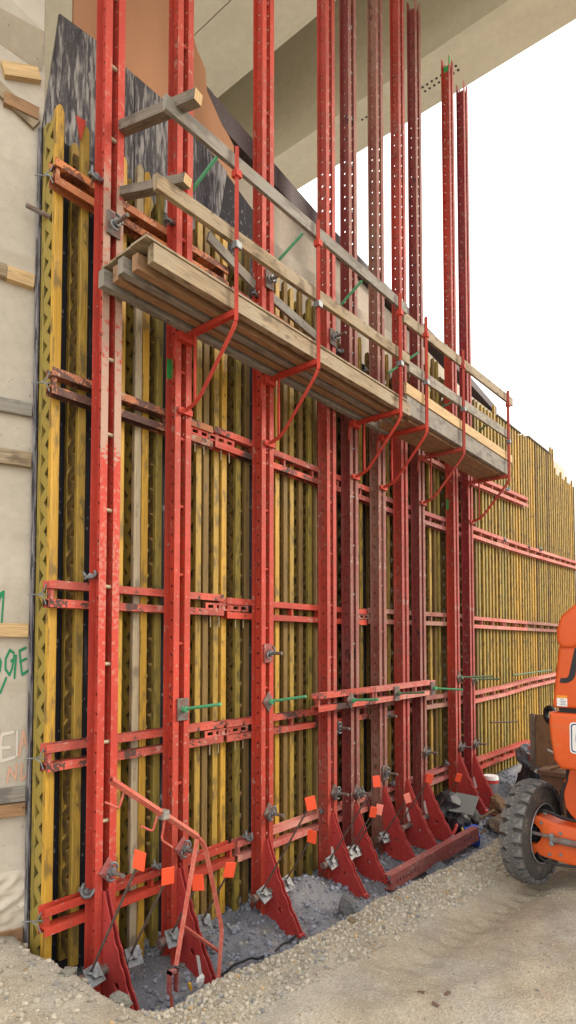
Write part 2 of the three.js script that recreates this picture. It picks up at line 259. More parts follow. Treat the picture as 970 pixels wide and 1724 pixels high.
{
  const xs = [], zs = []; const step = (arr, a, b, d) => { for (let v = a; v < b - 1e-6; v += d) arr.push(v); };
  step(xs, -160, -20, 20); step(xs, -20, -2, 1.5); step(xs, -2, 1, 0.08); step(xs, 1, 6.6, 0.018); step(xs, 6.6, 10, 0.05); step(xs, 10, 24, 0.5); step(xs, 24, 261, 20);
  step(zs, -160, -20, 20); step(zs, -20, -0.8, 1.2); step(zs, -0.8, 2.7, 0.018); step(zs, 2.7, 5, 0.06); step(zs, 5, 20, 1); step(zs, 20, 161, 20);
  const nx = xs.length, nzz = zs.length, P = new Float32Array(nx * nzz * 3), U = new Float32Array(nx * nzz * 2), Cc = new Float32Array(nx * nzz * 3), I = [];
  for (let j = 0; j < nzz; j++) for (let i = 0; i < nx; i++) {
    const x = xs[i], z = zs[j], k = j * nx + i, m = trenchMask(x, z);
    P.set([x, groundY(x, z), z], k * 3); U.set([x, z], k * 2);
    const g = sm(0.5, 0.85, m + 0.5 * nz(x, z, 7, 940, 3)), w = nz(x, z, 2, 950, 3);
    const w2 = nz(x + 40, z * 2.2 - x * 0.25, 0.9, 955, 4), a = mixc(mixc([0.535, 0.47, 0.355], [0.545, 0.505, 0.42], sm(-0.25, 0.35, w)), [0.45, 0.41, 0.34], 0.5 * sm(0.1, 0.5, w2)), b = mixc([0.26, 0.278, 0.325], [0.33, 0.34, 0.37], sm(-0.3, 0.4, w));
    Cc.set(mixc(a, b, g), k * 3);
    if (i < nx - 1 && j < nzz - 1) I.push(k, k + nx, k + 1, k + 1, k + nx, k + nx + 1);
  }
  const g = new THREE.BufferGeometry(); g.setAttribute('position', new THREE.BufferAttribute(P, 3)); g.setAttribute('uv', new THREE.BufferAttribute(U, 2)); g.setAttribute('color', new THREE.BufferAttribute(Cc, 3)); g.setIndex(I); g.computeVertexNormals();
  const t = makeTex(1024, 1024, (u, v) => {
    const b = fbm(u, v, 6, 6, 4, 401), f = fbm(u, v, 110, 110, 3, 402), p = vn(u * 90, v * 90, 90, 90, 403), q = vn(u * 230, v * 230, 230, 230, 404);
    let k = 0.80 + 0.22 * (b - 0.3) + 0.22 * (f - 0.5); if (p > 0.88) k += 0.07; if (q > 0.9) k -= 0.12; if (q < 0.07) k += 0.09;
    return { c: mul([244, 242, 238], k), h: 0.5 + 0.6 * (f - 0.5) + 0.25 * sm(0.6, 0.9, p) };
  });
  const mt = matOf(t, 0.9, 0.9, { roughness: 0.97, bumpScale: 0.008, vertexColors: true });
  struct('ground', g, mt);
}
// loose stones, far too many to count
function stoneGeo(s, det = 0) { srand(s); const g = new THREE.IcosahedronGeometry(1, det); const p = g.attributes.position, mem = {}; for (let i = 0; i < p.count; i++) { const key = [p.getX(i), p.getY(i), p.getZ(i)].map(v => v.toFixed(3)).join(); const k = mem[key] ??= rr(0.68, 1.15); p.setXYZ(i, p.getX(i) * k, p.getY(i) * k * 0.78, p.getZ(i) * k * 0.9); } g.computeVertexNormals(); return g; }
{
  const mat = new THREE.MeshStandardMaterial({ roughness: 0.96 });
  const scatter = (name, n, s, place, size, col) => {
    const gs = [stoneGeo(s), stoneGeo(s + 1), stoneGeo(s + 2)]; srand(s + 50); const L = [[], [], []];
    for (let i = 0; i < n; i++) { const q = place(); if (!q) continue; const r = size(q); L[i % 3].push([q[0], q[1], r, rr(0, 6.28), rr(-0.5, 0.5), rr(0.7, 1.3), col()]); }
    const o = new THREE.Matrix4(), e = new THREE.Euler(), qn = new THREE.Quaternion();
    gs.forEach((g, k) => {
      const im = new THREE.InstancedMesh(g, mat, L[k].length); im.name = numbered(name); im.userData = { kind: 'stuff', label: name.includes('beige') ? 'loose beige limestone gravel spread over the open ground' : 'blue-grey broken rubble littering the trench floor', category: 'gravel' };
      L[k].forEach(([x, z, r, a, b, f, c], i) => { e.set(b, a, b * 0.7); qn.setFromEuler(e); o.compose(V3(x, groundY(x, z) + r * 0.22, z), qn, V3(r * f, r, r)); im.setMatrixAt(i, o); im.setColorAt(i, new THREE.Color().setRGB(...c)); });
      shade(im); scene.add(im);
    });
  };
  const beige = () => { const k = rr(0.65, 1.15), w = rnd(); return w < 0.06 ? mul([0.24, 0.23, 0.22], k) : w < 0.1 ? mul([0.40, 0.28, 0.15], k) : mul([0.40, 0.355, 0.275], k); };
  const grey = () => { const k = rr(0.72, 1.2), w = rnd(); return w < 0.08 ? mul([0.31, 0.29, 0.26], k) : mul([0.25, 0.268, 0.315], k); };
  scatter('beige_gravel', 34000, 1000, () => { const x = rr(0.8, 7), z = rr(-0.4, 3.4); return trenchMask(x, z) < 0.55 && nz(x, z, 2.6, 960, 3) > rr(-0.75, 0.45) ? [x, z] : null; }, () => 0.0016 + 0.008 * Math.pow(rnd(), 7), beige);
  scatter('beige_gravel_berm', 12000, 1010, () => { const x = rr(2.05, 6.8), z = crestZ(x) - 0.14 + Math.pow(rnd(), 1.7) * 0.5; return trenchMask(x, z) < 0.75 ? [x, z] : null; }, () => 0.0035 + 0.0185 * Math.pow(rnd(), 3.6), beige);
  scatter('beige_gravel_rim', 420, 1020, () => { const z = rr(-0.4, 1.1), x = 1.93 + rr(-0.5, 0.16); return trenchMask(x, z) < 0.6 ? [x, z] : null; }, () => 0.006 + 0.022 * Math.pow(rnd(), 3), beige);
  scatter('trench_rubble', 17000, 1030, () => { const x = rr(2.05, 10.5), z = rr(-0.35, 1.5); return trenchMask(x, z) > 0.4 ? [x, z] : null; }, () => 0.004 + 0.03 * Math.pow(rnd(), 5), grey);
}

/* ───────── bridge overhead, runs along z ───────── */
{
  const b = thing('bridge_deck', 'long tan concrete bridge deck passing overhead across the top of the photo', 'bridge');
  const Y = 12.5, z0 = -70, z1 = 9;
  const face = (sx0, sx1, y0, y1) => uvBy(bx(sx0, sx1, y0, y1, z0, z1), 'z');
  part('edge_girder', face(9.13, 10.1, Y, Y + 2.98), M.bridge, b);
  part('deck_slab', face(7.42, 9.128, Y + 2.6, Y + 3.0), M.bridge, b);
  const lip = shapeOf([[7.42, Y + 0.25], [7.42, Y], [7.36, Y], [7.36, Y + 2.59], [7.6, Y + 2.59], [7.6, Y + 0.6]]);
  const lg = extr(lip, z1 - z0); lg.translate(0, 0, z0); part('girder_flange', uvBy(lg, 'z'), M.bridge, b);
  part('soffit_panel', face(6.39, 7.358, Y, Y + 3.0), M.bridge, b);
  part('soffit_panel', face(0.8, 6.37, Y, Y + 1.5), M.bridge, b);
  const hg = uvBy(cyl(0.022, 0.006, 'y', 8), 'y'); for (const [dx, dz, n] of [[9.62, -0.2, 8], [9.72, -0.2, 8], [9.5, -1.4, 3]]) for (let i = 0; i < n; i++) part('drain_hole', hg, M.black, b).position.set(dx, Y - 0.002, dz + i * 0.09 - 1.0);
}

/* ───────── concrete wall at the left with battens, graffiti ───────── */
const WO = V3(2.08, 0, -0.46), WE = V3(-0.942, 0, -0.335).normalize(), WN = V3(-0.335, 0, 0.942).normalize();
const WP = (s, y, off = 0) => V3(0, y, 0).add(WO).addScaledVector(WE, s).addScaledVector(WN, off);
const wallBasis = new THREE.Matrix4().makeBasis(WE.clone().negate(), V3(0, 1, 0), WN); // local x runs right, z out of the wall
const onWall = (g, s, y, off) => { g.applyMatrix4(wallBasis); const p = WP(s, y, off); g.translate(p.x, p.y, p.z); return g; };
{
  const w = thing('concrete_wall', 'tan cast concrete wall with timber battens at the left edge', 'wall');
  const body = uvBy(bx(-2.6, 0.06, -0.4, 8.9, -0.6, 0), 'y'); part('wall_face', onWall(body, 0, 0, 0), M.concrete, w);
  // upper part stands proud above a slanted shoulder
  const pt = []; for (const [s, yt, yb] of [[1.5, 7.62, 7.06], [-0.03, 6.80, 6.64]]) pt.push(WP(s, yt, 0.16), WP(s, yb, 0.002), WP(s, 8.9, 0.16), WP(s, 8.9, 0.002));
  part('wall_shoulder', uvBy(new ConvexGeometry(pt), 'y'), M.concrete, w);
  // broken rough lump low on the wall
  const lump = new THREE.PlaneGeometry(1.6, 0.42, 60, 24); const lp = lump.attributes.position; for (let i = 0; i < lp.count; i++) { const x = lp.getX(i), y = lp.getY(i), e = Math.min(1, (0.21 - Math.abs(y)) / 0.05) * Math.min(1, (0.8 - Math.abs(x)) / 0.1); lp.setZ(i, -0.005 + e * (0.03 + 0.035 * nz(x, y, 26, 71, 4))); } lump.computeVertexNormals();
  part('rough_patch', onWall(uvBy(lump, 'y'), 0.62, 0.76, 0), M.concrete, w, 'broken rough concrete low on the wall');
  // graffiti: flat spray paint
  const cv = document.createElement('canvas'); cv.width = 512; cv.height = 1024; const c = cv.getContext('2d');
  c.clearRect(0, 0, 512, 1024);
  // canvas covers s = 0.40 (left) .. -0.06 (right) and y = 2.95 (top) .. 1.55 (bottom)
  const X = s => (0.40 - s) / 0.46 * 512, Y = y => (2.95 - y) / 1.4 * 1024;
  const stroke = (col, wd, pts) => { c.strokeStyle = col; c.lineWidth = wd; c.lineCap = c.lineJoin = 'round'; c.beginPath(); pts.forEach(([s, y], i) => i ? c.lineTo(X(s), Y(y)) : c.moveTo(X(s), Y(y))); c.stroke(); };
  const G = 'rgba(20,130,84,1)';
  stroke(G, 11, [[0.22, 2.80], [0.145, 2.86], [0.155, 2.62]]); stroke(G, 10, [[0.15, 2.85], [0.20, 2.74], [0.17, 2.80]]);
  stroke(G, 13, [[0.235, 2.46], [0.18, 2.44], [0.155, 2.38], [0.16, 2.32], [0.20, 2.28], [0.235, 2.30]]);
  stroke(G, 12, [[0.075, 2.44], [0.10, 2.46], [0.125, 2.40], [0.125, 2.33], [0.10, 2.29], [0.085, 2.33], [0.075, 2.40], [0.09, 2.385]]); stroke(G, 12, [[0.075, 2.42], [0.06, 2.42], [0.068, 2.27]]);
  stroke(G, 12, [[0.0, 2.475], [0.04, 2.455], [0.02, 2.29], [-0.03, 2.325]]); stroke(G, 11, [[0.035, 2.38], [-0.005, 2.40]]);
  stroke(G, 12, [[0.12, 2.27], [0.155, 2.17]]); stroke(G, 13, [[0.215, 2.12], [0.165, 2.09], [0.175, 2.02], [0.21, 2.0]]);
  const Pk = 'rgba(208,160,134,0.6)', Wh = 'rgba(204,194,180,0.5)';
  stroke(Wh, 18, [[0.07, 1.90], [0.14, 1.89], [0.15, 1.80], [0.09, 1.80]]); stroke(Wh, 18, [[0.145, 1.80], [0.14, 1.71], [0.06, 1.73]]); stroke(Wh, 15, [[0.045, 1.90], [0.045, 1.74]]);
  stroke(Pk, 16, [[0.03, 1.74], [0.005, 1.90], [-0.025, 1.77]]); stroke(Pk, 12, [[0.02, 1.81], [-0.01, 1.82]]); stroke(Pk, 16, [[0.16, 1.93], [0.155, 1.84]]);
  stroke(Pk, 14, [[0.10, 1.57], [0.09, 1.66], [0.05, 1.58], [0.045, 1.68]]); stroke(Pk, 14, [[0.01, 1.68], [0.015, 1.57], [-0.03, 1.6]]);
  const tx = new THREE.CanvasTexture(cv); tx.colorSpace = THREE.SRGBColorSpace;
  const pl = new THREE.PlaneGeometry(0.46, 1.4); part('graffiti', onWall(pl, 0.17, 2.25, 0.004), new THREE.MeshStandardMaterial({ map: tx, transparent: true, alphaTest: 0.05, roughness: 0.8 }), w, 'green sprayed letters and faint pink lettering');
  // battens, each fixed on the wall
  const bat = (label, s0, s1, yc, h, dy, mat, th = 0.05) => single('batten', beamG(WP(s0, yc, th / 2), WP(s1, yc + dy, th / 2), th, h, s0 * 3 + yc), mat, label, 'batten');
  bat('short pale batten with a sawn end, highest on the concrete wall', 0.218, -0.02, 6.515, 0.095, 0.075, M.plankNew, 0.045);
  bat('brown tilted batten just under the highest short batten', 0.205, -0.02, 6.315, 0.09, -0.02, M.plankBrown, 0.04);
  bat('long tan board slanting behind the brown tilted batten', 0.6, -0.01, 6.60, 0.09, -0.38, M.plankTan, 0.03);
  bat('tan batten with two nail heads, level with the black plywood edge', 0.166, -0.01, 5.07, 0.095, -0.01, M.plankNew, 0.05);
  bat('left tan batten butting the batten with nail heads', 1.2, 0.168, 5.10, 0.095, -0.025, M.plankTan, 0.05);
  bat('weathered grey batten between two tan ones on the concrete wall', 1.2, -0.01, 4.16, 0.095, -0.02, M.plankGrey, 0.04);
  bat('brownish tan batten below the weathered grey batten', 1.2, -0.01, 3.785, 0.105, 0.0, M.plankTan, 0.05);
  bat('clean tan batten between the two green graffiti marks', 1.2, -0.01, 2.60, 0.093, -0.004, M.plankNew, 0.05);
  bat('grey batten lying on an orange one low on the wall', 1.2, -0.01, 1.482, 0.098, 0, M.plankGrey, 0.04);
  bat('orange tan batten directly under the low grey batten', 1.2, -0.01, 1.376, 0.085, 0.004, M.plankBrown, 0.05);
  bat('lowest pinkish board on the wall, just above the gravel', 1.2, -0.01, 0.54, 0.10, -0.01, M.plankBrown, 0.04);
}

/* ───────── formwork skin, sheets and wall behind ───────── */
{
  // black film-faced sheets behind the girders, with a worn grey end edge
  const edges = [2.095, 3.3, 4.9, 6.9, 8.9];
  for (let i = 0; i < 4; i++) {
    const t = thing('plywood_sheet', `black film-faced plywood behind the girders, ${ord(i)} sheet from the left`, 'plywood');
    part('panel', uvBy(bx(edges[i] + 0.004, edges[i + 1], 0.05, i ? 6.0 : 6.19, -0.42, -0.395), 'y', i * 0.7, i * 0.3), M.blackPly, t);
    if (!i) part('worn_edge', uvBy(bx(2.083, 2.097, 0.05, 6.18, -0.422, -0.385), 'y'), tint(M.oldPly, [0.8, 0.8, 0.9]), t, 'chipped grey end edge of the sheet');
  }
  const t2 = thing('plywood_sheet', 'brown plywood lining behind the far girders right of the tenth red post', 'plywood');
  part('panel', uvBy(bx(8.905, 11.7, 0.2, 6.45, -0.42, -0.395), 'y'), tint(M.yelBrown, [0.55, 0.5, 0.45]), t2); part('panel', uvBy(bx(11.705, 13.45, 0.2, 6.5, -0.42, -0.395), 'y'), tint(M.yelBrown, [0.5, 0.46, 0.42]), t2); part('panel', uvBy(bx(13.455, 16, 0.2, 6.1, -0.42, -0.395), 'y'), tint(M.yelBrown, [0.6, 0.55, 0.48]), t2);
  // leaning weathered sheets standing above
  const sheet = (label, pts, z, mat, th = 0.018) => { const g = extr(shapeOf(pts), th); g.translate(0, 0, z); return single('weathered_sheet', uvBy(g, 'y', pts[0][0]), mat, label, 'plywood'); };
  sheet('tall streaked black plywood sheet leaning behind the first red post', [[2.112, 6.16], [2.235, 7.17], [2.53, 7.205], [2.9, 7.195], [2.9, 5.5], [2.13, 5.5]], -0.44, M.oldPly);
  sheet('streaked black plywood sheet just left of the second red post', [[2.905, 7.19], [3.27, 7.19], [3.27, 5.5], [2.905, 5.5]], -0.432, tint(M.oldPly, [0.9, 0.9, 0.92], 0.37));
  sheet('scraped grey plywood sheet between the second and third red posts', [[3.275, 7.16], [3.62, 7.12], [3.96, 7.02], [3.80, 6.2], [3.74, 5.5], [3.275, 5.5]], -0.428, tint(M.oldPly, [0.85, 0.85, 0.9], 0.61));
  sheet('dark film plywood sheet beside the third red post', [[3.965, 7.02], [4.36, 6.86], [4.36, 5.5], [3.75, 5.5], [3.815, 6.2]], -0.446, M.blackPly);
  // brown paper-faced board rising behind the sheets
  const br = [[2.38, 5.6], [2.38, 9.6], [3.2, 9.6], [3.46, 8.35], [3.64, 8.02], [3.735, 7.92], [3.76, 7.72], [3.86, 7.62], [3.96, 7.52], [4.04, 7.48], [4.12, 7.42], [4.12, 5.6]];
  const bg = extr(shapeOf(br), 0.02); bg.translate(0, 0, -0.50); single('brown_board', uvBy(bg, 'y'), M.kraft, 'large plain brown board rising behind the streaked black sheets', 'board');
  const b2 = beamG(V3(3.3, 6.95, -0.47), V3(3.5, 7.75, -0.47), 0.02, 0.09, 1); single('brown_batten', b2, M.kraft, 'narrow brown strip leaning on the brown board by second post', 'batten');
  // concrete lift already cast, behind the formwork
  const cw = thing('cast_wall', 'pale beige concrete wall seen above the yellow girders', 'wall');
  part('wall_body', uvBy(bx(3.4, 16, 0, 6.9, -1.5, -0.62), 'y'), M.concrete, cw);
  part('wall_top', (() => { const g = extr(shapeOf([[3.4, 6.9], [3.4, 7.75], [8.4, 7.2], [10.6, 6.92], [10.6, 6.9]]), 0.7); g.translate(0, 0, -1.4); return uvBy(g, 'y'); })(), M.concrete, cw);
  // dark top beam
  single('dark_beam', (() => { const g = extr(shapeOf([[2.9, 7.85], [2.9, 8.08], [3.8, 7.93], [5.66, 7.66], [8.72, 7.42], [11.4, 7.05], [11.4, 6.93], [8.72, 7.27], [5.66, 7.44], [3.8, 7.68]]), 0.3); g.translate(0, 0, -0.9); return uvBy(g, 'x'); })(), M.darkEdge, 'dark brown speckled beam along the top of the cast wall', 'beam');
}

/* ───────── yellow lattice girders ───────── */
const ZF = -0.205, ZR = -0.385, CW = 0.055, CD = 0.04;
const postX = [2.435, 3.09, 4.09, 5.09, 5.515, 6.103, 6.645, 7.10, 8.143, 8.665];
const PW = ['first', 'second', 'third', 'fourth', 'fifth', 'sixth', 'seventh', 'eighth', 'ninth', 'tenth'];
{
  const chordG = (y0, y1, z0, z1, o) => { const L = y1 - y0, s = new THREE.Shape(); const h = CW / 2; s.moveTo(-h, 0); s.lineTo(h, 0); s.lineTo(h, L - 0.07); s.quadraticCurveTo(h, L - 0.01, 0.004, L); s.quadraticCurveTo(-h, L - 0.01, -h, L - 0.07); s.closePath(); const g = extr(s, z1 - z0, 0.004); g.translate(0, y0, z0); return uvBy(g, 'y', o, o * 0.7); };
  const period = 0.2, dl = V3(0, 0, 0);
  const strutG = s => { const g = uvBy(bx(-0.0255, 0.0255, -0.080, 0.080, -0.034, 0.034), 'y', 0.3); g.rotateX(s * 0.80); return g; };
  const stA = strutG(1), stB = strutG(-1);
  const variants = {};
  const girderGeo = (y0, y1, k) => variants[`${y0.toFixed(2)}_${y1.toFixed(2)}_${k}`] ??= [chordG(y0, y1, ZF - CD, ZF, k * 0.83), chordG(y0, y1 - 0.05, ZR, ZR + CD, k * 0.83 + 0.4)];
  const latt = {};
  const lattice = (y0, y1) => latt[y0.toFixed(2) + y1.toFixed(2)] ??= (() => { const gs = []; for (let y = y0 + 0.12, i = 0; y < y1 - 0.14; y += period / 2, i++) { const g = (i % 2 ? stA : stB).clone(); g.translate(0, y, (ZF + ZR) / 2); gs.push(g); } return merge(gs); })();
  const TONE = { a: ['bright yellow', 'yelA'], b: ['mustard yellow', 'yelB'], g: ['greenish yellow', 'yelG'], p: ['pale bare wood', 'yelPale'], n: ['brownish yellow', 'yelBrown'] };
  function girder(x, y0, y1, tone, label, near, i, group) {
    const t = thing('lattice_girder', label, 'girder', [x, 0, 0], 0, group); const mat = M[TONE[tone][1]];
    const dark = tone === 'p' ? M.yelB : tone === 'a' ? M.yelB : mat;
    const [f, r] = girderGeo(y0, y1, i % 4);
    part('front_chord', f, mat, t); part('rear_chord', r, near ? (tone === 'a' ? M.yelG : dark) : M.yelBrown, t);  // rear chord darker than the front: recess shade put into its colour
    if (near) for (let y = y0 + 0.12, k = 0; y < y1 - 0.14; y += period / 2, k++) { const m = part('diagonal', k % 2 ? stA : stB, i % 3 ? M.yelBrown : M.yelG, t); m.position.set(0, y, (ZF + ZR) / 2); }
    else part('lattice', lattice(y0, y1), M.yelBrown, t).userData.kind = 'stuff';  // lattice and diagonals kept brown, painting in the shade of the gaps
    return t;
  }
  const bays = [
    ['left of the first red post', [[2.135, 'a'], [2.335, 'b']]],
    ['between the first and second red posts', [[2.66, 'a'], [2.815, 'p'], [2.885, 'a'], [3.02, 'g']]],
    ['between the second and third red posts', [[3.44, 'b'], [3.525, 'n'], [3.645, 'b'], [3.74, 'a'], [3.92, 'g'], [4.035, 'n']]],
    ['between the third and fourth red posts', [[4.465, 'a'], [4.59, 'n'], [4.69, 'b'], [4.835, 'n'], [4.99, 'g'], [5.085, 'n']]],
    ['between the fourth and fifth red posts', [[5.28, 'n']]],
    ['between the fifth and sixth red posts', [[5.72, 'g'], [5.97, 'b']]],
    ['between the sixth and seventh red posts', [[6.37, 'n'], [6.60, 'b']]],
    ['between the seventh and eighth red posts', [[6.88, 'n']]],
    ['between the eighth and ninth red posts', [[7.40, 'n'], [7.55, 'n'], [7.745, 'b'], [7.90, 'n'], [8.02, 'g']]],
    ['between the ninth and tenth red posts', [[8.42, 'n']]],
  ];
  let i = 0;
  for (const [where, list] of bays) list.forEach(([x, tone], k) => {
    const bot = x < 2.6 ? 0.3 : 0.12 + (k % 2) * 0.06, top = x > 7.3 ? 6.60 : x > 4.2 ? 6.2 - (i % 3) * 0.03 : 6.27 - (i % 3) * 0.02;
    const which = list.length === 1 ? 'only one' : `${ord(k)} from left`;
    girder(x, bot, top, tone, `${TONE[tone][0]} lattice girder, ${which} ${where}`, x < 5.1, i++);
  });
  srand(77);
  for (let k = 0; k < 44; k++) {
    const x = 8.92 + k * 0.1465 + rr(-0.015, 0.015); let top = 6.47; if (x > 10.15 && x < 10.35) top = 6.64; else if (x > 11.68 && x < 13.4) top = 6.53; else if (x >= 13.4 && x < 13.65) top = 6.72; else if (x >= 13.65) top = 6.22 + 0.12 * (k % 3 === 0);
    const tone = 'bgabbgna'[Math.floor(rnd() * 8)];
    girder(x, 0.35, top, tone, `${TONE[tone][0]} girder, ${ord(k)} one to the right of the tenth red post`, false, i++);
  }
  // panel groups end in a thin grey strip on top
  for (const [a, b, y, w] of [[10.36, 11.6, 6.50, 'nearer'], [12.0, 13.38, 6.56, 'farther']]) single('cap_strip', uvBy(bx(a, b, y, y + 0.02, -0.40, -0.2), 'x'), M.plankGrey, `thin grey cap strip on top of the far girders, the ${w} of two`, 'board');
}

/* ───────── wavy red walings (double channels) ───────── */
const WZ0 = -0.204, WZ1 = -0.12;
function channelPair(parent, L, mat, fl = 0.055, gap = 0.07, depth = WZ1 - WZ0, label) {
  const mk = (s) => { const t = 0.006, a = gap / 2, b = gap / 2 + fl; const y = (v) => v * s; return uvBy(merge([bx(0, L, y(a), y(a + t), 0, depth), bx(0, L, y(a + t), y(b), depth - t, depth), bx(0, L, y(a + t), y(b), 0, t)]), 'x', L * 1.7 + s * 0.4, s * 0.2); };
  part('channel', mk(1), mat, parent); part('channel', mk(-1), mat, parent);
  const sp = uvBy(bx(-0.012, 0.012, -gap / 2 + 0.001, gap / 2 - 0.001, 0.02, depth - 0.015), 'y'); const n = Math.max(2, Math.round(L / 0.38));
  for (let i = 0; i < n; i++) part('spacer', sp, mat, parent).position.x = 0.03 + (L - 0.06) * i / (n - 1);
}
const rowName = { 1: 'top row', 2: 'second row from the top', 3: 'third row from the top', 4: 'fourth row from the top', 5: 'bottom row' };
function waling(row, x0, x1, yTop0, mat, desc, yTop1 = yTop0) {
  const t = thing('waling', `${desc} steel waling in the ${rowName[row]}`, 'waling', [x0, yTop0 - 0.09, WZ0], 0);
  t.rotation.z = Math.atan2(yTop1 - yTop0, x1 - x0); channelPair(t, Math.hypot(x1 - x0, yTop1 - yTop0), mat); return t;
}
const chipR = M.chip;
waling(1, 2.055, 3.70, 5.80, M.rustO, 'rusted orange', 5.83);
waling(1, 3.74, 6.34, 5.69, M.redB, 'red', 5.64); waling(1, 7.32, 9.0, 5.20, M.pinkRed, 'short pinkish red', 5.17); waling(1, 9.02, 10.36, 5.17, M.pinkRed, 'pinkish red, right of tenth post,', 5.22); waling(1, 10.37, 11.66, 5.22, M.pinkRed, 'last pinkish red', 5.27);
waling(2, 2.058, 3.52, 4.355, M.rust, 'dark rusty brown'); waling(2, 3.55, 6.34, 4.37, chipR, 'chipped red', 4.33); waling(2, 6.38, 8.86, 4.30, M.dullRed, 'dull red'); waling(2, 8.90, 10.36, 4.335, M.pinkRed, 'pinkish, right of tenth post,'); waling(2, 10.37, 11.64, 4.335, M.pinkRed, 'mid pinkish', 4.35); waling(2, 11.65, 15.4, 4.35, M.pinkRed, 'farthest pinkish', 4.42);
waling(3, 2.06, 3.66, 2.925, chipR, 'chipped orange red'); waling(3, 3.70, 5.95, 2.905, M.redA, 'bright red', 2.90); waling(3, 5.98, 8.86, 2.92, M.brown, 'brown dusty', 2.95); waling(3, 8.90, 10.36, 2.93, M.pinkRed, 'pinkish, right of tenth post,'); waling(3, 10.37, 11.5, 2.93, M.pinkRed, 'mid pinkish'); waling(3, 11.51, 15.4, 2.93, M.brown, 'farthest brown');
waling(4, 2.06, 3.66, 1.845, chipR, 'chipped red, leftmost,'); waling(4, 3.70, 5.95, 1.84, M.chip, 'worn red, between second and fourth posts,', 1.83); waling(4, 5.98, 8.86, 1.82, M.brown, 'brown dusty', 1.80); waling(4, 8.90, 10.36, 1.77, M.pinkRed, 'pinkish, right of tenth post,', 1.80); waling(4, 10.37, 11.6, 1.80, M.pinkRed, 'mid pinkish', 1.86); waling(4, 11.61, 15.4, 1.86, M.pinkRed, 'farthest pinkish', 1.95);
waling(5, 2.066, 3.80, 0.792, M.redA, 'clean red, leftmost,'); waling(5, 3.84, 5.95, 0.785, M.pinkRed, 'dusty pink red'); waling(5, 5.98, 8.86, 0.78, M.dullRed, 'dull red', 0.80); waling(5, 8.90, 11.6, 0.735, M.redB, 'red, right of tenth post,');
{ // slotted splices with pins, inside the joints
  const G = (() => { const s = shapeOf([[-0.26, -0.03], [0.26, -0.03], [0.26, 0.03], [-0.26, 0.03]]); for (let i = 0; i < 5; i++) s.holes.push((() => { const h = new THREE.Path(), x = -0.2 + i * 0.1; h.moveTo(x - 0.03, -0.014); h.lineTo(x - 0.03, 0.014); h.lineTo(x + 0.03, 0.014); h.lineTo(x + 0.03, -0.014); h.closePath(); return h; })()); return uvBy(extr(s, 0.012), 'x'); })();
  const pin = uvBy(cyl(0.006, 0.15, 'y', 8, 0.003), 'y');
  for (const [x, y, l, tm] of [[3.72, 2.82, 'third row joint, right of second post', M.chip], [3.72, 1.75, 'fourth row joint, right of second post', M.chip], [3.535, 4.27, 'second row joint, by the rusty waling', M.redA], [5.965, 2.815, 'third row joint, by the sixth post', M.brown], [10.365, 4.245, 'second row joint, right of tenth post', M.pinkRed]]) {
    const t = thing('waling_splice', `slotted steel splice with hanging pins in the ${l}`, 'splice', [x, y, -0.148]);
    part('slotted_plate', G, tm, t); for (const dx of [-0.2, -0.1, 0.1, 0.2]) { const p = part('pin', pin, M.plankTan, t); p.position.set(dx, -0.10, 0.006); }
  }
}

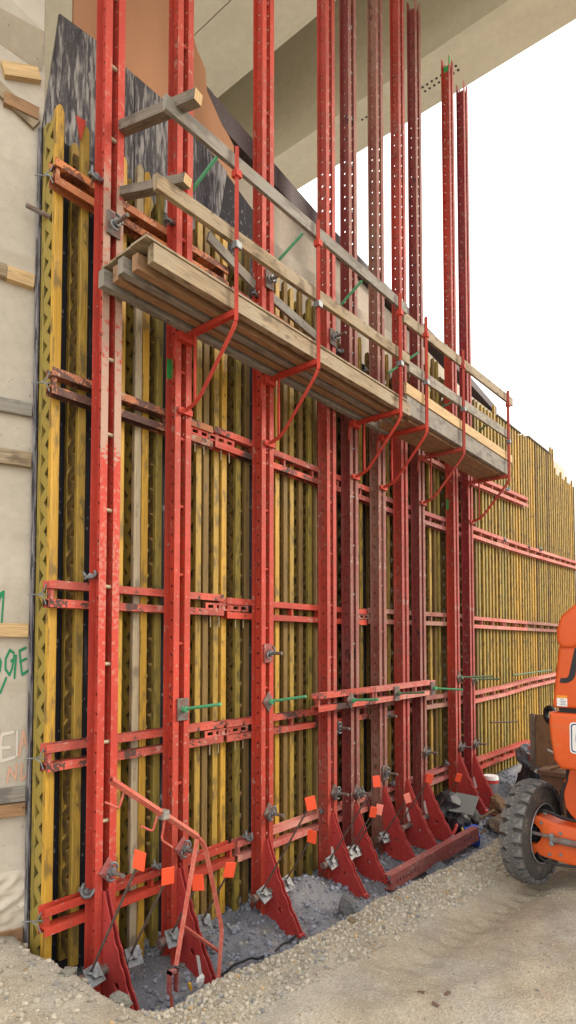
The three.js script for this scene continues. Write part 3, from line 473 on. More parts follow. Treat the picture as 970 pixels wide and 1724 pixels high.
/* ───────── ten red posts (strongbacks) ───────── */
const PD = 0.12, FL = 0.055, GP = 0.052, TW = 0.007;
{
  const Y0 = -0.02, Y1 = 11.12, L = Y1 - Y0;
  const webShape = (notch) => { const s = new THREE.Shape(); s.moveTo(-PD + 0.008, 0); s.lineTo(-0.008, 0); s.lineTo(-0.008, L - (notch ? 0.02 : 0)); if (notch) { s.lineTo(-0.02, L - 0.10); s.lineTo(-PD + 0.02, L - 0.10); } s.lineTo(-PD + 0.008, L - (notch ? 0.02 : 0)); s.closePath(); for (let y = 0.16; y < L - 0.14; y += 0.134) for (const z of [-0.032, -0.088]) s.holes.push(circ(z, y, 0.0125, 8)); return s; };
  const webG = n => { const g = extr(webShape(n), TW); g.rotateY(-Math.PI / 2); g.rotateY(Math.PI); // shape x -> z
    // after rotateY(-90): x->z ; fix orientation explicitly below
    return g; };
  const mkWeb = n => { const g = extr(webShape(n), TW); const p = g.attributes.position; for (let i = 0; i < p.count; i++) { const a = p.getX(i), b = p.getY(i), c = p.getZ(i); p.setXYZ(i, -c, b, a); } // (x,y,z)->(-z,y,x): a proper rotation about y
    g.computeVertexNormals(); g.translate(0, Y0, 0); return g; };
  const fl = (zA, zB) => { // tapered outward flange, web side at x=0, tip at x=-FL
    const s = shapeOf(zA > zB ? [[0, zA], [-FL, zA], [-FL, zA - 0.006], [0, zA - 0.011]] : [[0, zA], [-FL, zA], [-FL, zA + 0.006], [0, zA + 0.011]]);
    const g = extr(s, L); const p = g.attributes.position; for (let i = 0; i < p.count; i++) { const a = p.getX(i), b = p.getY(i), c = p.getZ(i); p.setXYZ(i, a, c, b); } // swap y,z mirrors: flip winding
    const ix = g.index; if (ix) { for (let i = 0; i < ix.count; i += 3) { const a = ix.getX(i); ix.setX(i, ix.getX(i + 1)); ix.setX(i + 1, a); } } else for (let i = 0; i < p.count; i += 3) { const a = [p.getX(i), p.getY(i), p.getZ(i)]; p.setXYZ(i, p.getX(i + 1), p.getY(i + 1), p.getZ(i + 1)); p.setXYZ(i + 1, ...a); }
    g.computeVertexNormals(); g.translate(0, Y0, 0); return g; };
  const leftChannel = n => uvBy(merge([mkWeb(n), fl(-PD, 0.1)]), 'y'), frontL = uvBy(merge([fl(0, -0.1)]), 'y', 0.3);
  const flipX = g => { const q = g.clone(), p = q.attributes.position, nn = q.attributes.normal; for (let i = 0; i < p.count; i++) { p.setX(i, -p.getX(i)); nn.setX(i, -nn.getX(i)); } for (let i = 0; i < p.count; i += 3) for (const at of [p, nn, q.attributes.uv]) { const S = at.itemSize, A = at.array; for (let k = 0; k < S; k++) { const t = A[i * S + k]; A[i * S + k] = A[(i + 1) * S + k]; A[(i + 1) * S + k] = t; } } return q; };
  const chL = leftChannel(true), chR = flipX(chL), frR = flipX(frontL);
  const spG = uvBy(merge([cyl(0.014, GP, 'x', 10), (() => { const g = cyl(0.018, 0.012, 'x', 6); g.translate(-GP / 2 - TW - 0.006, 0, 0); return g; })(), (() => { const g = cyl(0.018, 0.012, 'x', 6); g.translate(GP / 2 + TW + 0.006, 0, 0); return g; })()]), 'x');
  const desc = ['dusty red', 'bright red', 'clean bright red', 'bright red', 'dark maroon', 'dusty brown', 'red', 'dark rusty maroon', 'bright red green-topped', 'plum red'];
  const mats = [M.redDust, M.redA, M.redA, M.redB, M.maroon, M.brown, M.redB, M.maroon, M.redA, M.plum];
  const flM = [M.flP1, M.redA, M.redA, M.redB, M.flBrown, M.flBrown, M.flPink, M.flBrown, M.flPink, M.flPink];
  const spMat = [M.plankGrey, M.redA, M.redA, M.redB, M.galv, M.brown, M.redB, M.maroon, M.redA, M.plum];
  postX.forEach((x, i) => {
    const t = thing('steel_post', `${desc[i]} perforated double-channel post, ${PW[i]} from the left`, 'steel post', [x, 0, 0]);
    const m = tint(mats[i], [1, 1, 1], 0.13 * i + 0.01);
    const a = part('channel', chL, m, t); a.position.x = -GP / 2; const b = part('channel', chR, m, t); b.position.x = GP / 2; part('front_flange', frontL, flM[i], a); part('front_flange', frR, flM[i], b);
    const far = i > 5; for (let y = i === 0 ? 0.22 : 0.22 + (i % 3) * 0.14, k = 0; y < 10.9; y += far ? 1.06 : 0.536, k++) { const s = part('spacer', spG, i === 0 ? M.yelPale : i === 4 ? M.galv : m, t); s.position.set(0, y, far ? -0.088 : -0.026); }
    // green spray marks on two posts
    if (i === 1 || i === 8) { const y0 = i === 1 ? 4.68 : 4.5; srand(i); const s = new THREE.Shape(); for (let k = 0; k < 18; k++) { const an = k / 18 * 6.283, r = rr(0.75, 1.2); const px = -0.104 + 0.0 + 0.013 * r * Math.cos(an), py = y0 + 0.085 * r * Math.sin(an); k ? s.lineTo(px, py) : s.moveTo(px, py); }
      const g = new THREE.ShapeGeometry(s); const p = g.attributes.position; for (let k = 0; k < p.count; k++) p.setXYZ(k, -GP / 2 - TW - 0.001, p.getY(k), p.getX(k)); for (let k = 0; k < g.index.count; k += 3) { const q = g.index.getX(k); g.index.setX(k, g.index.getX(k + 1)); g.index.setX(k + 1, q); } g.computeVertexNormals(); part('paint_mark', g, M.greenPaint, t, 'green sprayed mark');
      const s2 = uvBy(bx(-GP / 2 - TW - FL + 0.008, -GP / 2 - TW - 0.006, y0 - 0.08, y0 + 0.08, -PD + 0.0095, -PD + 0.011), 'y'); part('paint_mark', s2, M.greenPaint, t, 'green sprayed mark'); }
    if (i === 8) { const cap = uvBy(merge([bx(-GP / 2 - 0.0085 - 0, -GP / 2 - 0.0075, 10.93, 11.02, -PD + 0.02, -0.02), bx(-GP / 2 - FL, -GP / 2 - 0.004, 11.0, 11.121, 0.001, 0.002)]), 'y'); part('paint_band', cap, M.greenPaint, t, 'green paint at the top end'); }
  });
}

/* ───────── post feet: twin scalloped plates, cross tube, inclined anchors with orange flags ───────── */
{
  const prof = y => { const t = y / 0.77; let z = 0.02 + 0.40 * Math.pow(1 - t, 1.2); for (const c of [0.30, 0.47, 0.62]) { const d = (t - c) / 0.055; z += 0.016 * (Math.abs(d) < 1 ? -Math.sqrt(1 - d * d) + 0.25 : 0); } return z; };
  const s = new THREE.Shape(); s.moveTo(-0.1, 0.0); s.lineTo(0.36, -0.01); s.quadraticCurveTo(0.43, -0.01, 0.42, 0.05); for (let k = 3; k <= 60; k++) { const y = 0.77 * k / 60; s.lineTo(prof(y), y); } s.lineTo(-0.02, 0.77); s.lineTo(-0.1, 0.6); s.closePath();
  s.holes.push(circ(0.17, 0.20, 0.026, 12), circ(0.05, 0.45, 0.011), circ(0.10, 0.09, 0.012), circ(0.33, 0.07, 0.012), circ(0.385, 0.03, 0.012), circ(0.03, 0.58, 0.01));
  const pg = (() => { const g = extr(s, 0.010, 0.0015); const p = g.attributes.position; for (let i = 0; i < p.count; i++) { const a = p.getX(i), b = p.getY(i), c = p.getZ(i); p.setXYZ(i, -c, b, a); } g.computeVertexNormals(); return uvBy(g, 'y'); })();
  const pinG = uvBy(cyl(0.012, 0.07, 'x', 8), 'x'), stk = uvBy(rbx(0.002, 0.16, 0.035, 0.0008), 'y');
  const tubeGeo = uvBy(cyl(0.032, 0.44, 'x', 14), 'x');
  const plateG = uvBy(rbx(0.112, 0.125, 0.012, 0.003), 'y'), nutG = merge([uvBy(cyl(0.024, 0.03, 'z', 6), 'z'), ...[0, 1].map(k => { const g = uvBy(rbx(0.05, 0.016, 0.012, 0.004), 'x'); g.translate(k ? 0.032 : -0.032, 0, 0.006); return g; })]);
  srand(31);
  const sideOf = ['left', 'right'];
  const footY = [0.06, 0.03, 0.0, 0.02, 0.02, 0.10, 0.09, 0.08, 0.19, 0.12];
  postX.forEach((x, i) => {
    const t = thing('post_foot', `red scalloped foot plates at the base of the ${PW[i]} post`, 'foot bracket', [x, footY[i], 0]);
    part('plate', pg, M.foot, t).position.x = -0.012; part('plate', pg, M.foot, t).position.x = 0.024;
    for (const [py, pz] of [[0.05, 0.385], [0.58, -0.03]]) { const p = part('pin', pinG, M.foot, t); p.position.set(0, py, pz); }
    if ([1, 3, 6, 7, 9].includes(i)) { const st = part('sticker', stk, M.white, t, 'small white sticker'); st.position.set(-0.0255, i === 1 ? 0.12 : 0.36, i === 1 ? 0.25 : 0.02); st.rotation.x = -0.25; }
    const tb = single('cross_tube', tubeGeo, M.cast, `grey tube through the foot of the ${PW[i]} post`, 'tube'); tb.position.set(x - 0.02, 0.335, 0.05);
    // two anchors
    for (let k = 0; k < 2; k++) {
      if (i > 7 || (i === 7 && k === 0) || (i === 6 && k === 1) || (i === 6 && k === 0) || (i === 4 && k === 1)) continue;
      const dx = k ? 0.175 : -0.135, long = (k === 0 && [0, 2, 3, 6].includes(i)) || (k === 1 && [0, 5].includes(i));
      const a = thing('anchor_plate', `square grey anchor plate on the ${sideOf[k]} of the ${PW[i]} post foot`, 'anchor plate', [x + dx, 0.35, 0.085]);
      a.rotation.set(-0.62, -0.15, 0); a.rotation.z = rr(-0.3, 0.3);
      part('plate', plateG, M.galv, a); const nt = part('wing_nut', nutG, M.galv, a); nt.position.z = 0.022; nt.rotation.z = rr(0, 3);
      const p0 = V3(x + dx, 0.18, -0.06), len = long ? (k ? 0.76 : 1.02) : 0.55, dir = V3(-0.07, 0.84, 0.535).normalize();
      const p1 = V3(x + dx, 0.34, 0.08).addScaledVector(dir, len);
      single('anchor_rod', rodG(p0, p1, 0.008, 8), M.rod, `${long ? 'long' : 'short'} slanted anchor rod on the ${sideOf[k]} of the ${PW[i]} post foot`, 'rod');
      const fg = rbx(0.085, 0.112, 0.01, 0.004); if (i >= 3) fg.scale(0.85, 0.95, 1); const f = single('safety_flag', uvBy(fg, 'y'), [4, 5].includes(i) && k === 0 ? M.pinkFlag : M.orangeFlag, `orange safety cap on the ${long ? 'long' : 'short'} rod ${sideOf[k]} of the ${PW[i]} post`, 'safety cap');
      f.position.copy(p1).addScaledVector(dir, 0.04); f.rotation.set(rr(-0.15, 0.1), -Math.atan2(x, 3.2) + rr(-0.75, 0.55), rr(-0.35, 0.25));
    }
  });
}

/* ───────── tie plates, wing nuts, green tie sleeves ───────── */
{
  const dia = (() => { // pressed plate with a raised boss
    const pts = []; const r = 0.075; for (const [sx, sy] of [[0, 1], [1, 0], [0, -1], [-1, 0]]) pts.push(V3(sx * r * 1.05, sy * r * 1.2, 0), V3(sx * r * 1.05, sy * r * 1.2, 0.008)); for (let k = 0; k < 8; k++) pts.push(V3(0.034 * Math.cos(k * 0.785), 0.034 * Math.sin(k * 0.785), 0.026)); return uvBy(new ConvexGeometry(pts), 'y'); })();
  const sq = (() => { const g = rbx(0.11, 0.17, 0.014, 0.004); g.translate(0, 0, 0.008); return uvBy(g, 'y'); })();
  const stub = (() => { const g = cyl(0.015, 0.16, 'z', 10); g.translate(0, 0, 0.09); return uvBy(g, 'z'); })();
  const wing = (() => { const a = cyl(0.03, 0.03, 'z', 8); a.translate(0, 0, 0.04); const w = [1, -1].map(s => { const g = new THREE.TorusGeometry(0.035, 0.009, 6, 8, 2.4); g.rotateZ(s > 0 ? -0.6 : 2.55); g.translate(s * 0.012, s * 0.02, 0.045); return g; }); return merge([a, ...w].map(g => uvBy(g, 'y'))); })();
  srand(5);
  const tie = (x, y, label, o = {}) => {
    const t = thing('tie_plate', label, 'tie plate', [x, y, o.z ?? 0.003]);
    part('plate', o.sq ? sq : dia, o.mat ?? M.cast, t).rotation.z = o.sq ? rr(-0.05, 0.05) : rr(-0.15, 0.15);
    const w = part('wing_nut', wing, M.galv, t); w.rotation.z = rr(-0.5, 0.6); if (!o.nostub) part('rod_end', stub, M.cast, t);
  };
  tie(2.455, 0.96, 'red-brown diamond tie plate with wing nut low on the first post', { mat: M.dullRed });
  tie(2.43, 5.47, 'rusty square tie plate with nut high on the first post', { sq: true, nostub: false });
  tie(3.105, 0.945, 'red-brown diamond tie plate with wing nut low on the second post', { mat: M.dullRed });
  tie(4.11, 1.0, 'brown diamond tie plate with wing nut low on the third post');
  tie(4.085, 2.42, 'reddish square tie plate with wing nut at mid height of the third post', { sq: true, mat: M.dullRed });
  tie(5.12, 0.99, 'brown tie plate with wing nut low on the fourth post');
  tie(4.10, 5.86, 'small tie plate above the deck on the third post', { sq: true });
  tie(5.11, 5.72, 'small tie plate above the deck on the fourth post', { sq: true });
  tie(5.53, 0.92, 'small tie plate low on the fifth post'); tie(6.11, 1.03, 'brown square tie plate low on the sixth post', { sq: true });
  tie(7.12, 1.13, 'wing nut tie plate low on the eighth post'); tie(8.19, 1.06, 'wing nut tie plate low on the ninth post'); tie(8.70, 1.04, 'wing nut tie plate low on the tenth post');
  tie(5.3, 1.62, 'dark tie plate under the front waling by the fifth post', { z: -0.1 }); tie(6.28, 1.66, 'dark tie plate under the front waling by the sixth post', { z: -0.1 });
  // green sleeves
  const slv = (p, q, plateSq, mat, label, z) => {
    const t = thing('tie_rod', label, 'tie rod', [p.x, p.y, p.z]); const a = V3(0, 0, 0), b = q.clone().sub(p);
    part('plate', plateSq ? sq : dia, M.cast, t); part('sleeve', rodG(a, b, 0.013, 10), mat, t); const c = part('collar', uvBy(cyl(0.024, 0.05, 'z', 10), 'z'), mat, t); c.position.z = 0.03;
  };
  slv(V3(3.095, 2.0, 0.003), V3(3.16, 2.055, 0.36), true, M.green, 'bright green tie rod on a square plate on the second post');
  slv(V3(4.095, 1.985, 0.003), V3(4.19, 2.045, 0.36), false, M.green, 'bright green tie rod on a diamond plate on the third post');
  slv(V3(5.28, 1.92, 0.096), V3(5.30, 1.945, 0.42), false, M.green, 'bright green tie rod on the front waling by the fifth post');
  slv(V3(6.23, 1.93, 0.096), V3(6.30, 1.955, 0.42), true, M.greenDull, 'dull green tie rod on the front waling by the seventh post');
  slv(V3(7.15, 1.94, 0.096), V3(7.34, 1.925, 0.42), true, M.green, 'green tie rod at the right end of the front waling');
  slv(V3(8.17, 2.03, 0.003), V3(8.5, 2.045, 0.36), false, M.greenDull, 'dull green tie rod on the ninth post');
  slv(V3(8.68, 1.98, 0.003), V3(8.85, 1.99, 0.33), false, M.greenDull, 'dull green tie rod on the tenth post');
  for (const [a, b, w, m] of [[[3.20, 6.20, -0.06], [3.257, 6.406, 0.2], 'leftmost', M.green], [[4.30, 6.17, -0.06], [4.355, 6.356, 0.2], 'second from left', M.green], [[5.35, 6.2, -0.06], [5.383, 6.39, 0.2], 'third from left', M.green], [[6.367, 5.80, -0.06], [6.657, 6.089, 0.2], 'fourth from left', M.green], [[7.65, 5.74, -0.06], [7.735, 5.819, 0.2], 'fifth from left', M.greenDull], [[9.17, 5.85, -0.06], [9.073, 5.96, 0.2], 'farthest', M.greenDull]])
    single('upper_tie_rod', rodG(V3(...a), V3(...b), 0.014, 10), m, `green tie rod poking out above the scaffold deck, ${w}`, 'tie rod');
  single('rebar_bar', rodG(V3(9.35, 1.28, 0.0), V3(9.8, 1.27, 0.25), 0.012), M.rod, 'dark bar sticking out of the far wall right of the tenth post', 'rod');
  single('green_bar', rodG(V3(10.3, 1.98, 0.02), V3(12.3, 2.0, 0.05), 0.014), M.greenDull, 'long dull green bar lying along the far waling', 'rod');
  // grey pipe stubs seen between girders
  for (const [x, y, w] of [[4.14, 3.77, 'highest'], [4.15, 3.17, 'second'], [4.13, 2.41, 'lowest']]) single('pipe_stub', rodG(V3(x - 0.02, y, -0.37), V3(x + 0.03, y + 0.02, -0.2), 0.02, 10), M.galv, `grey pipe stub beside the third post, ${w} of three`, 'pipe');
  single('pipe_stub', rodG(V3(2.0, 5.56, -0.40), V3(2.12, 5.49, -0.29), 0.016, 10), M.cast, 'dark pipe stub sticking out beside the leftmost girder', 'pipe');
  // red wedge hanging at the second girder
  const wd = extr(shapeOf([[-0.035, 0.045], [0.035, 0.05], [0.022, 0.0], [-0.005, -0.11]]), 0.02, 0.002); wd.translate(2.29, 6.22, -0.21); single('steel_wedge', uvBy(wd, 'y'), M.redA, 'small red steel wedge hanging at the second girder top', 'wedge');
  // girder clamps on walings
  const clamp = (() => { const pts = [V3(-0.03, 0.05, 0), V3(-0.03, 0.0, 0.02), V3(0.0, -0.02, 0.04), V3(0.04, -0.01, 0.03), V3(0.05, 0.03, 0.0)]; return merge([tubeG(soft(pts, 0.02), 0.011, 6, 2), uvBy(cyl(0.022, 0.05, 'z', 8), 'z'), uvBy(rbx(0.09, 0.02, 0.03, 0.004), 'x')].map(g => g)); })();
  const cl = [[2.36, 5.84, 'top waling left of the first post'], [3.03, 5.87, 'top waling left of the second post'], [4.03, 5.74, 'top waling left of the third post'], [5.4, 5.72, 'top waling right of the fourth post'], [5.95, 5.70, 'top waling by the sixth post'], [6.3, 5.69, 'top waling left of the seventh post'], [2.36, 2.97, 'third waling left of the first post'], [2.36, 0.82, 'bottom waling left of the first post'], [2.95, 0.82, 'bottom waling left of the second post'], [3.95, 0.80, 'bottom waling left of the third post'], [5.06, 0.79, 'bottom waling left of the fourth post'], [5.82, 0.82, 'bottom waling right of the fifth post'], [6.5, 0.82, 'bottom waling left of the seventh post'], [8.0, 0.83, 'bottom waling left of the ninth post'], [10.37, 4.30, 'second waling, at the first joint past the tenth post'], [11.65, 4.33, 'second waling, at the farther joint'], [12.3, 4.36, 'second waling beyond the farther joint'], [10.5, 5.2, 'top waling under the deck end']];
  for (const [x, y, w] of cl) { const m = single('girder_clamp', clamp, M.galv, `grey cast girder clamp on the ${w}`, 'clamp'); m.position.set(x, y, -0.12); m.rotation.set(rr(-0.4, 0.4), rr(-0.6, 0.6), rr(-0.5, 0.5)); m.scale.setScalar(rr(0.85, 1.15)); }
  // bent wire clips at the left ends of the walings
  const clip = (() => { const a = tubeG(soft([V3(0, 0.09, 0.02), V3(-0.02, 0.02, 0.0), V3(-0.05, 0.0, -0.04), V3(-0.02, -0.02, 0.0), V3(0, -0.09, 0.02)], 0.02), 0.006, 6, 2), b = tubeG([V3(-0.1, 0, -0.12), V3(0.04, 0, 0.01)], 0.006, 6, 2); return merge([a, b]); })();
  for (const [y, w] of [[5.70, 'top'], [4.26, 'second'], [2.83, 'third'], [1.75, 'fourth'], [0.70, 'bottom']]) { const m = single('wire_clip', clip, M.galv, `bent grey wire clip at the left end of the ${w} waling`, 'clip'); m.position.set(2.06, y, -0.17); m.scale.setScalar(0.75); }
}

/* ───────── front waling on four posts ───────── */
{
  const t = thing('front_waling', 'orange red double waling laid across the front of the middle posts', 'waling', [4.73, 1.93, 0.004]);
  t.rotation.z = 0.008; channelPair(t, 1.05, M.chip, 0.055, 0.07, 0.09);
  const t2 = thing('front_waling', 'dusty red double waling continuing the front waling to the right', 'waling', [5.79, 1.938, 0.004]);
  t2.rotation.z = 0.008; channelPair(t2, 1.45, M.pinkRed, 0.055, 0.07, 0.09);
}

/* ───────── scaffold: brackets, beams, deck, rails ───────── */
{
  const YB = 4.94, ZO = 0.555;
  const xs = [3.09, 4.09, 5.515, 6.103, 7.10, 8.665], nm = ['second', 'third', 'fifth', 'sixth', 'eighth', 'tenth'];
  const mats = [M.frame, M.frame, M.frame, M.frame, M.redB, M.redB];
  const led = uvBy(bx(-0.02, 0.02, YB - 0.045, YB, -0.0, ZO + 0.02), 'z');
  const post = tubeG([V3(0, YB - 0.09, ZO + 0.022), V3(0, YB + 1.22, ZO + 0.022)], 0.021, 4, 2);
  const strut = tubeG(soft([V3(0, YB - 0.03, ZO + 0.022), V3(0, YB - 0.10, ZO + 0.02), V3(0, 4.36, 0.16), V3(0, 4.325, 0.005)], 0.09), 0.019, 4, 2);
  const inner = uvBy(cyl(0.012, YB - 0.045 - 4.345, 'y', 8), 'y'); inner.translate(0, (YB - 0.045 + 4.345) / 2, 0.13);
  const hook = tubeG(soft([V3(0, YB - 0.03, 0.02), V3(-0.06, YB - 0.02, 0.03), V3(-0.085, YB - 0.06, 0.0), V3(-0.085, YB - 0.2, -0.02), V3(-0.06, YB - 0.24, -0.01)], 0.03), 0.011, 6, 2);
  const shoe = uvBy(bx(-0.07, 0.07, 4.30, 4.345, 0.002, 0.03), 'x'), head = uvBy(bx(-0.09, 0.06, YB - 0.075, YB - 0.01, 0.002, 0.05), 'x');
  const clipG = y => uvBy(bx(-0.028, 0.028, y - 0.03, y + 0.02, ZO - 0.005, ZO + 0.05), 'x');
  let proto;
  xs.forEach((x, i) => {
    const t = thing('scaffold_bracket', `orange red scaffold bracket with guard post on the ${nm[i]} steel post`, 'bracket', [x, 0, 0]);
    part('ledger', led, mats[i], t); part('guard_post', post, mats[i], t); part('strut', strut, mats[i], t); part('inner_bar', inner, mats[i], t); part('hook', hook, mats[i], t); part('shoe', shoe, mats[i], t); part('head_plate', head, mats[i], t);
    part('rail_clip', clipG(5.42), M.galv, t); part('rail_clip', clipG(5.96), mats[i], t);
  });
  const pl = (name, label, a, b, w, h, mat, off) => single(name, beamG(V3(...a), V3(...b), w, h, off), mat, label, 'plank');
  // deck beams on edge, near section
  pl('deck_beam', 'front deck beam of near section, pale tan with plain sawn end', [2.375, 5.025, 0.505], [5.80, 5.02, 0.505], 0.062, 0.125, M.plankTan, 0.2);
  pl('deck_beam', 'brown second deck beam behind the front one, near section', [2.34, 5.00, 0.385], [5.9, 5.0, 0.385], 0.062, 0.11, M.plankBrown, 0.9);
  pl('deck_beam', 'greenish-ended grey third deck beam, near section', [2.30, 4.998, 0.285], [5.8, 4.998, 0.285], 0.062, 0.108, M.plankGrey, 1.3);
  pl('deck_beam', 'brown fourth deck beam, near section', [2.33, 5.0, 0.185], [5.7, 5.0, 0.185], 0.062, 0.11, M.plankBrown, 1.9);
  pl('deck_beam', 'grey innermost deck beam next to the posts, near section', [2.29, 4.99, 0.075], [6.1, 4.99, 0.075], 0.062, 0.12, M.plankGrey, 2.6);
  const db = thing('deck_board', 'thin tan deck boards lying on the near deck beams', 'plank');
  [[0.03, 0.20], [0.205, 0.37], [0.375, 0.545]].forEach(([a, b], k) => part('board', (() => { const g = rbx(3.3 + 0.05 * k, 0.018, b - a, 0.003); g.translate(2.32 + 1.65 + 0.02 * k, 5.094 + 0.002 * k, (a + b) / 2); return uvBy(g, 'x', k * 0.7, k * 0.3); })(), M.plankTan, db));
  // far section
  pl('deck_beam', 'grey front beam of the far deck section, below the toe board', [5.74, 5.075, 0.505], [8.86, 5.06, 0.505], 0.05, 0.20, M.plankGrey, 3.1);
  pl('toe_board', 'pale tan toe board standing on the far deck section', [5.70, 5.235, 0.53], [8.9, 5.22, 0.53], 0.03, 0.115, M.plankNew, 0.5);
  pl('deck_beam', 'brown middle deck beam of the far section', [5.9, 4.98, 0.38], [8.85, 4.98, 0.38], 0.16, 0.07, M.plankBrown, 3.7);
  pl('deck_beam', 'brown inner deck beam of the far section', [5.85, 4.98, 0.19], [8.8, 4.98, 0.19], 0.16, 0.07, M.plankBrown, 4.2);
  // rails
  pl('guard_rail', 'long weathered grey top rail of the near scaffold', [2.46, 6.09, 0.525], [5.74, 6.11, 0.525], 0.032, 0.105, M.plankGrey, 0.4);
  pl('guard_rail', 'long tan middle rail of the near scaffold', [2.39, 5.505, 0.525], [5.78, 5.565, 0.525], 0.04, 0.105, M.plankTan, 0.85);
  pl('guard_rail', 'tan top rail of the far scaffold section', [5.72, 6.03, 0.50], [8.98, 6.10, 0.525], 0.03, 0.115, M.plankTan, 1.1);
  pl('guard_rail', 'pale grey middle rail of the far scaffold section', [5.78, 5.50, 0.525], [8.87, 5.56, 0.525], 0.03, 0.115, tint(M.plankGrey, [1.2, 1.18, 1.15]), 2.2);
  const greyBrown = tint(M.plankGrey, [0.74, 0.66, 0.6]);
  for (const [label, a, b, w, h] of [['grey-brown timber from the first post out to the top rail end', [2.50, 6.24, -0.03], [2.60, 6.12, 0.70], 0.075, 0.075], ['shorter grey-brown timber from the first post to the middle rail end', [2.515, 5.76, -0.02], [2.60, 5.60, 0.60], 0.075, 0.062]]) {
    const t = thing('rail_timber', label, 'plank'), A = V3(...a), B = V3(...b), d = B.clone().sub(A).normalize();
    part('timber_body', beamG(A, B, w, h, 0.1), greyBrown, t); part('sawn_end', beamG(B.clone().addScaledVector(d, 0.001), B.clone().addScaledVector(d, 0.003), w * 0.96, h * 0.96), M.plankNew, t, 'pale fresh sawn end');
  }
  pl('loose_board', 'grey board resting on edge behind the rails, left of third post', [3.42, 5.96, -0.09], [4.0, 5.80, -0.09], 0.03, 0.09, M.plankGrey, 1.7);
  pl('loose_board', 'grey board resting on edge behind the rails, right of third post', [4.22, 5.80, -0.09], [4.93, 5.70, -0.09], 0.03, 0.09, M.plankGrey, 2.4);
}

/* ───────── loose pink-red bracket frame leaning in the trench ───────── */
{
  const t = thing('loose_bracket', 'loose pinkish red bracket frame leaning between first and second posts', 'bracket');
  const z = 0.42, W = (x, y, dz = 0) => V3(x, y, z + dz);
  part('guard_post', tubeG([W(2.165, 1.682, 0.02), W(2.885, 1.165)], 0.023, 4, 2), M.framePink, t);
  part('strut', tubeG(soft([W(2.865, 1.175), W(2.955, 1.09), W(3.125, 0.45), W(3.06, 0.10, 0.03), W(3.06, 0.03, 0.04)], 0.05), 0.02, 4, 2), M.framePink, t);
  part('ledger', tubeG([W(2.872, 1.155, 0.012), W(2.66, 0.40, 0.05)], 0.021, 4, 2), M.framePink, t);
  part('cross_bar', tubeG([W(2.733, 0.62, 0.03), W(3.10, 0.30)], 0.013, 4, 2), M.framePink, t);
  part('claw', uvBy(merge([(() => { const g = bx(-0.035, -0.025, -0.13, 0.02, -0.02, 0.02); return g; })(), bx(0.02, 0.03, -0.13, 0.02, -0.02, 0.02), bx(-0.035, 0.03, 0.0, 0.02, -0.02, 0.02)]).translate(2.635, 0.36, z + 0.05), 'y'), M.dullRed, t);
  part('hook', tubeG(soft([W(2.62, 0.22, 0.05), W(2.63, 0.03, 0.06), W(2.69, -0.0, 0.08)], 0.03), 0.011, 6, 2), M.framePink, t);
  for (const [x, y, s] of [[2.26, 1.61, 1], [2.52, 1.41, 1]]) part('rail_holder', tubeG(soft([W(x + 0.02, y - 0.02), W(x - 0.02, y - 0.12), W(x - 0.12, y - 0.06)], 0.02), 0.008, 6, 2), M.framePink, t);
  part('rail_holder', tubeG(soft([W(2.60, 1.36), W(2.57, 1.22), W(2.66, 1.15)], 0.02), 0.008, 6, 2), M.framePink, t);
  part('collar', uvBy(rbx(0.05, 0.06, 0.06, 0.004), 'x').translate(2.58, 1.384, z + 0.01), M.plankGrey, t);
}

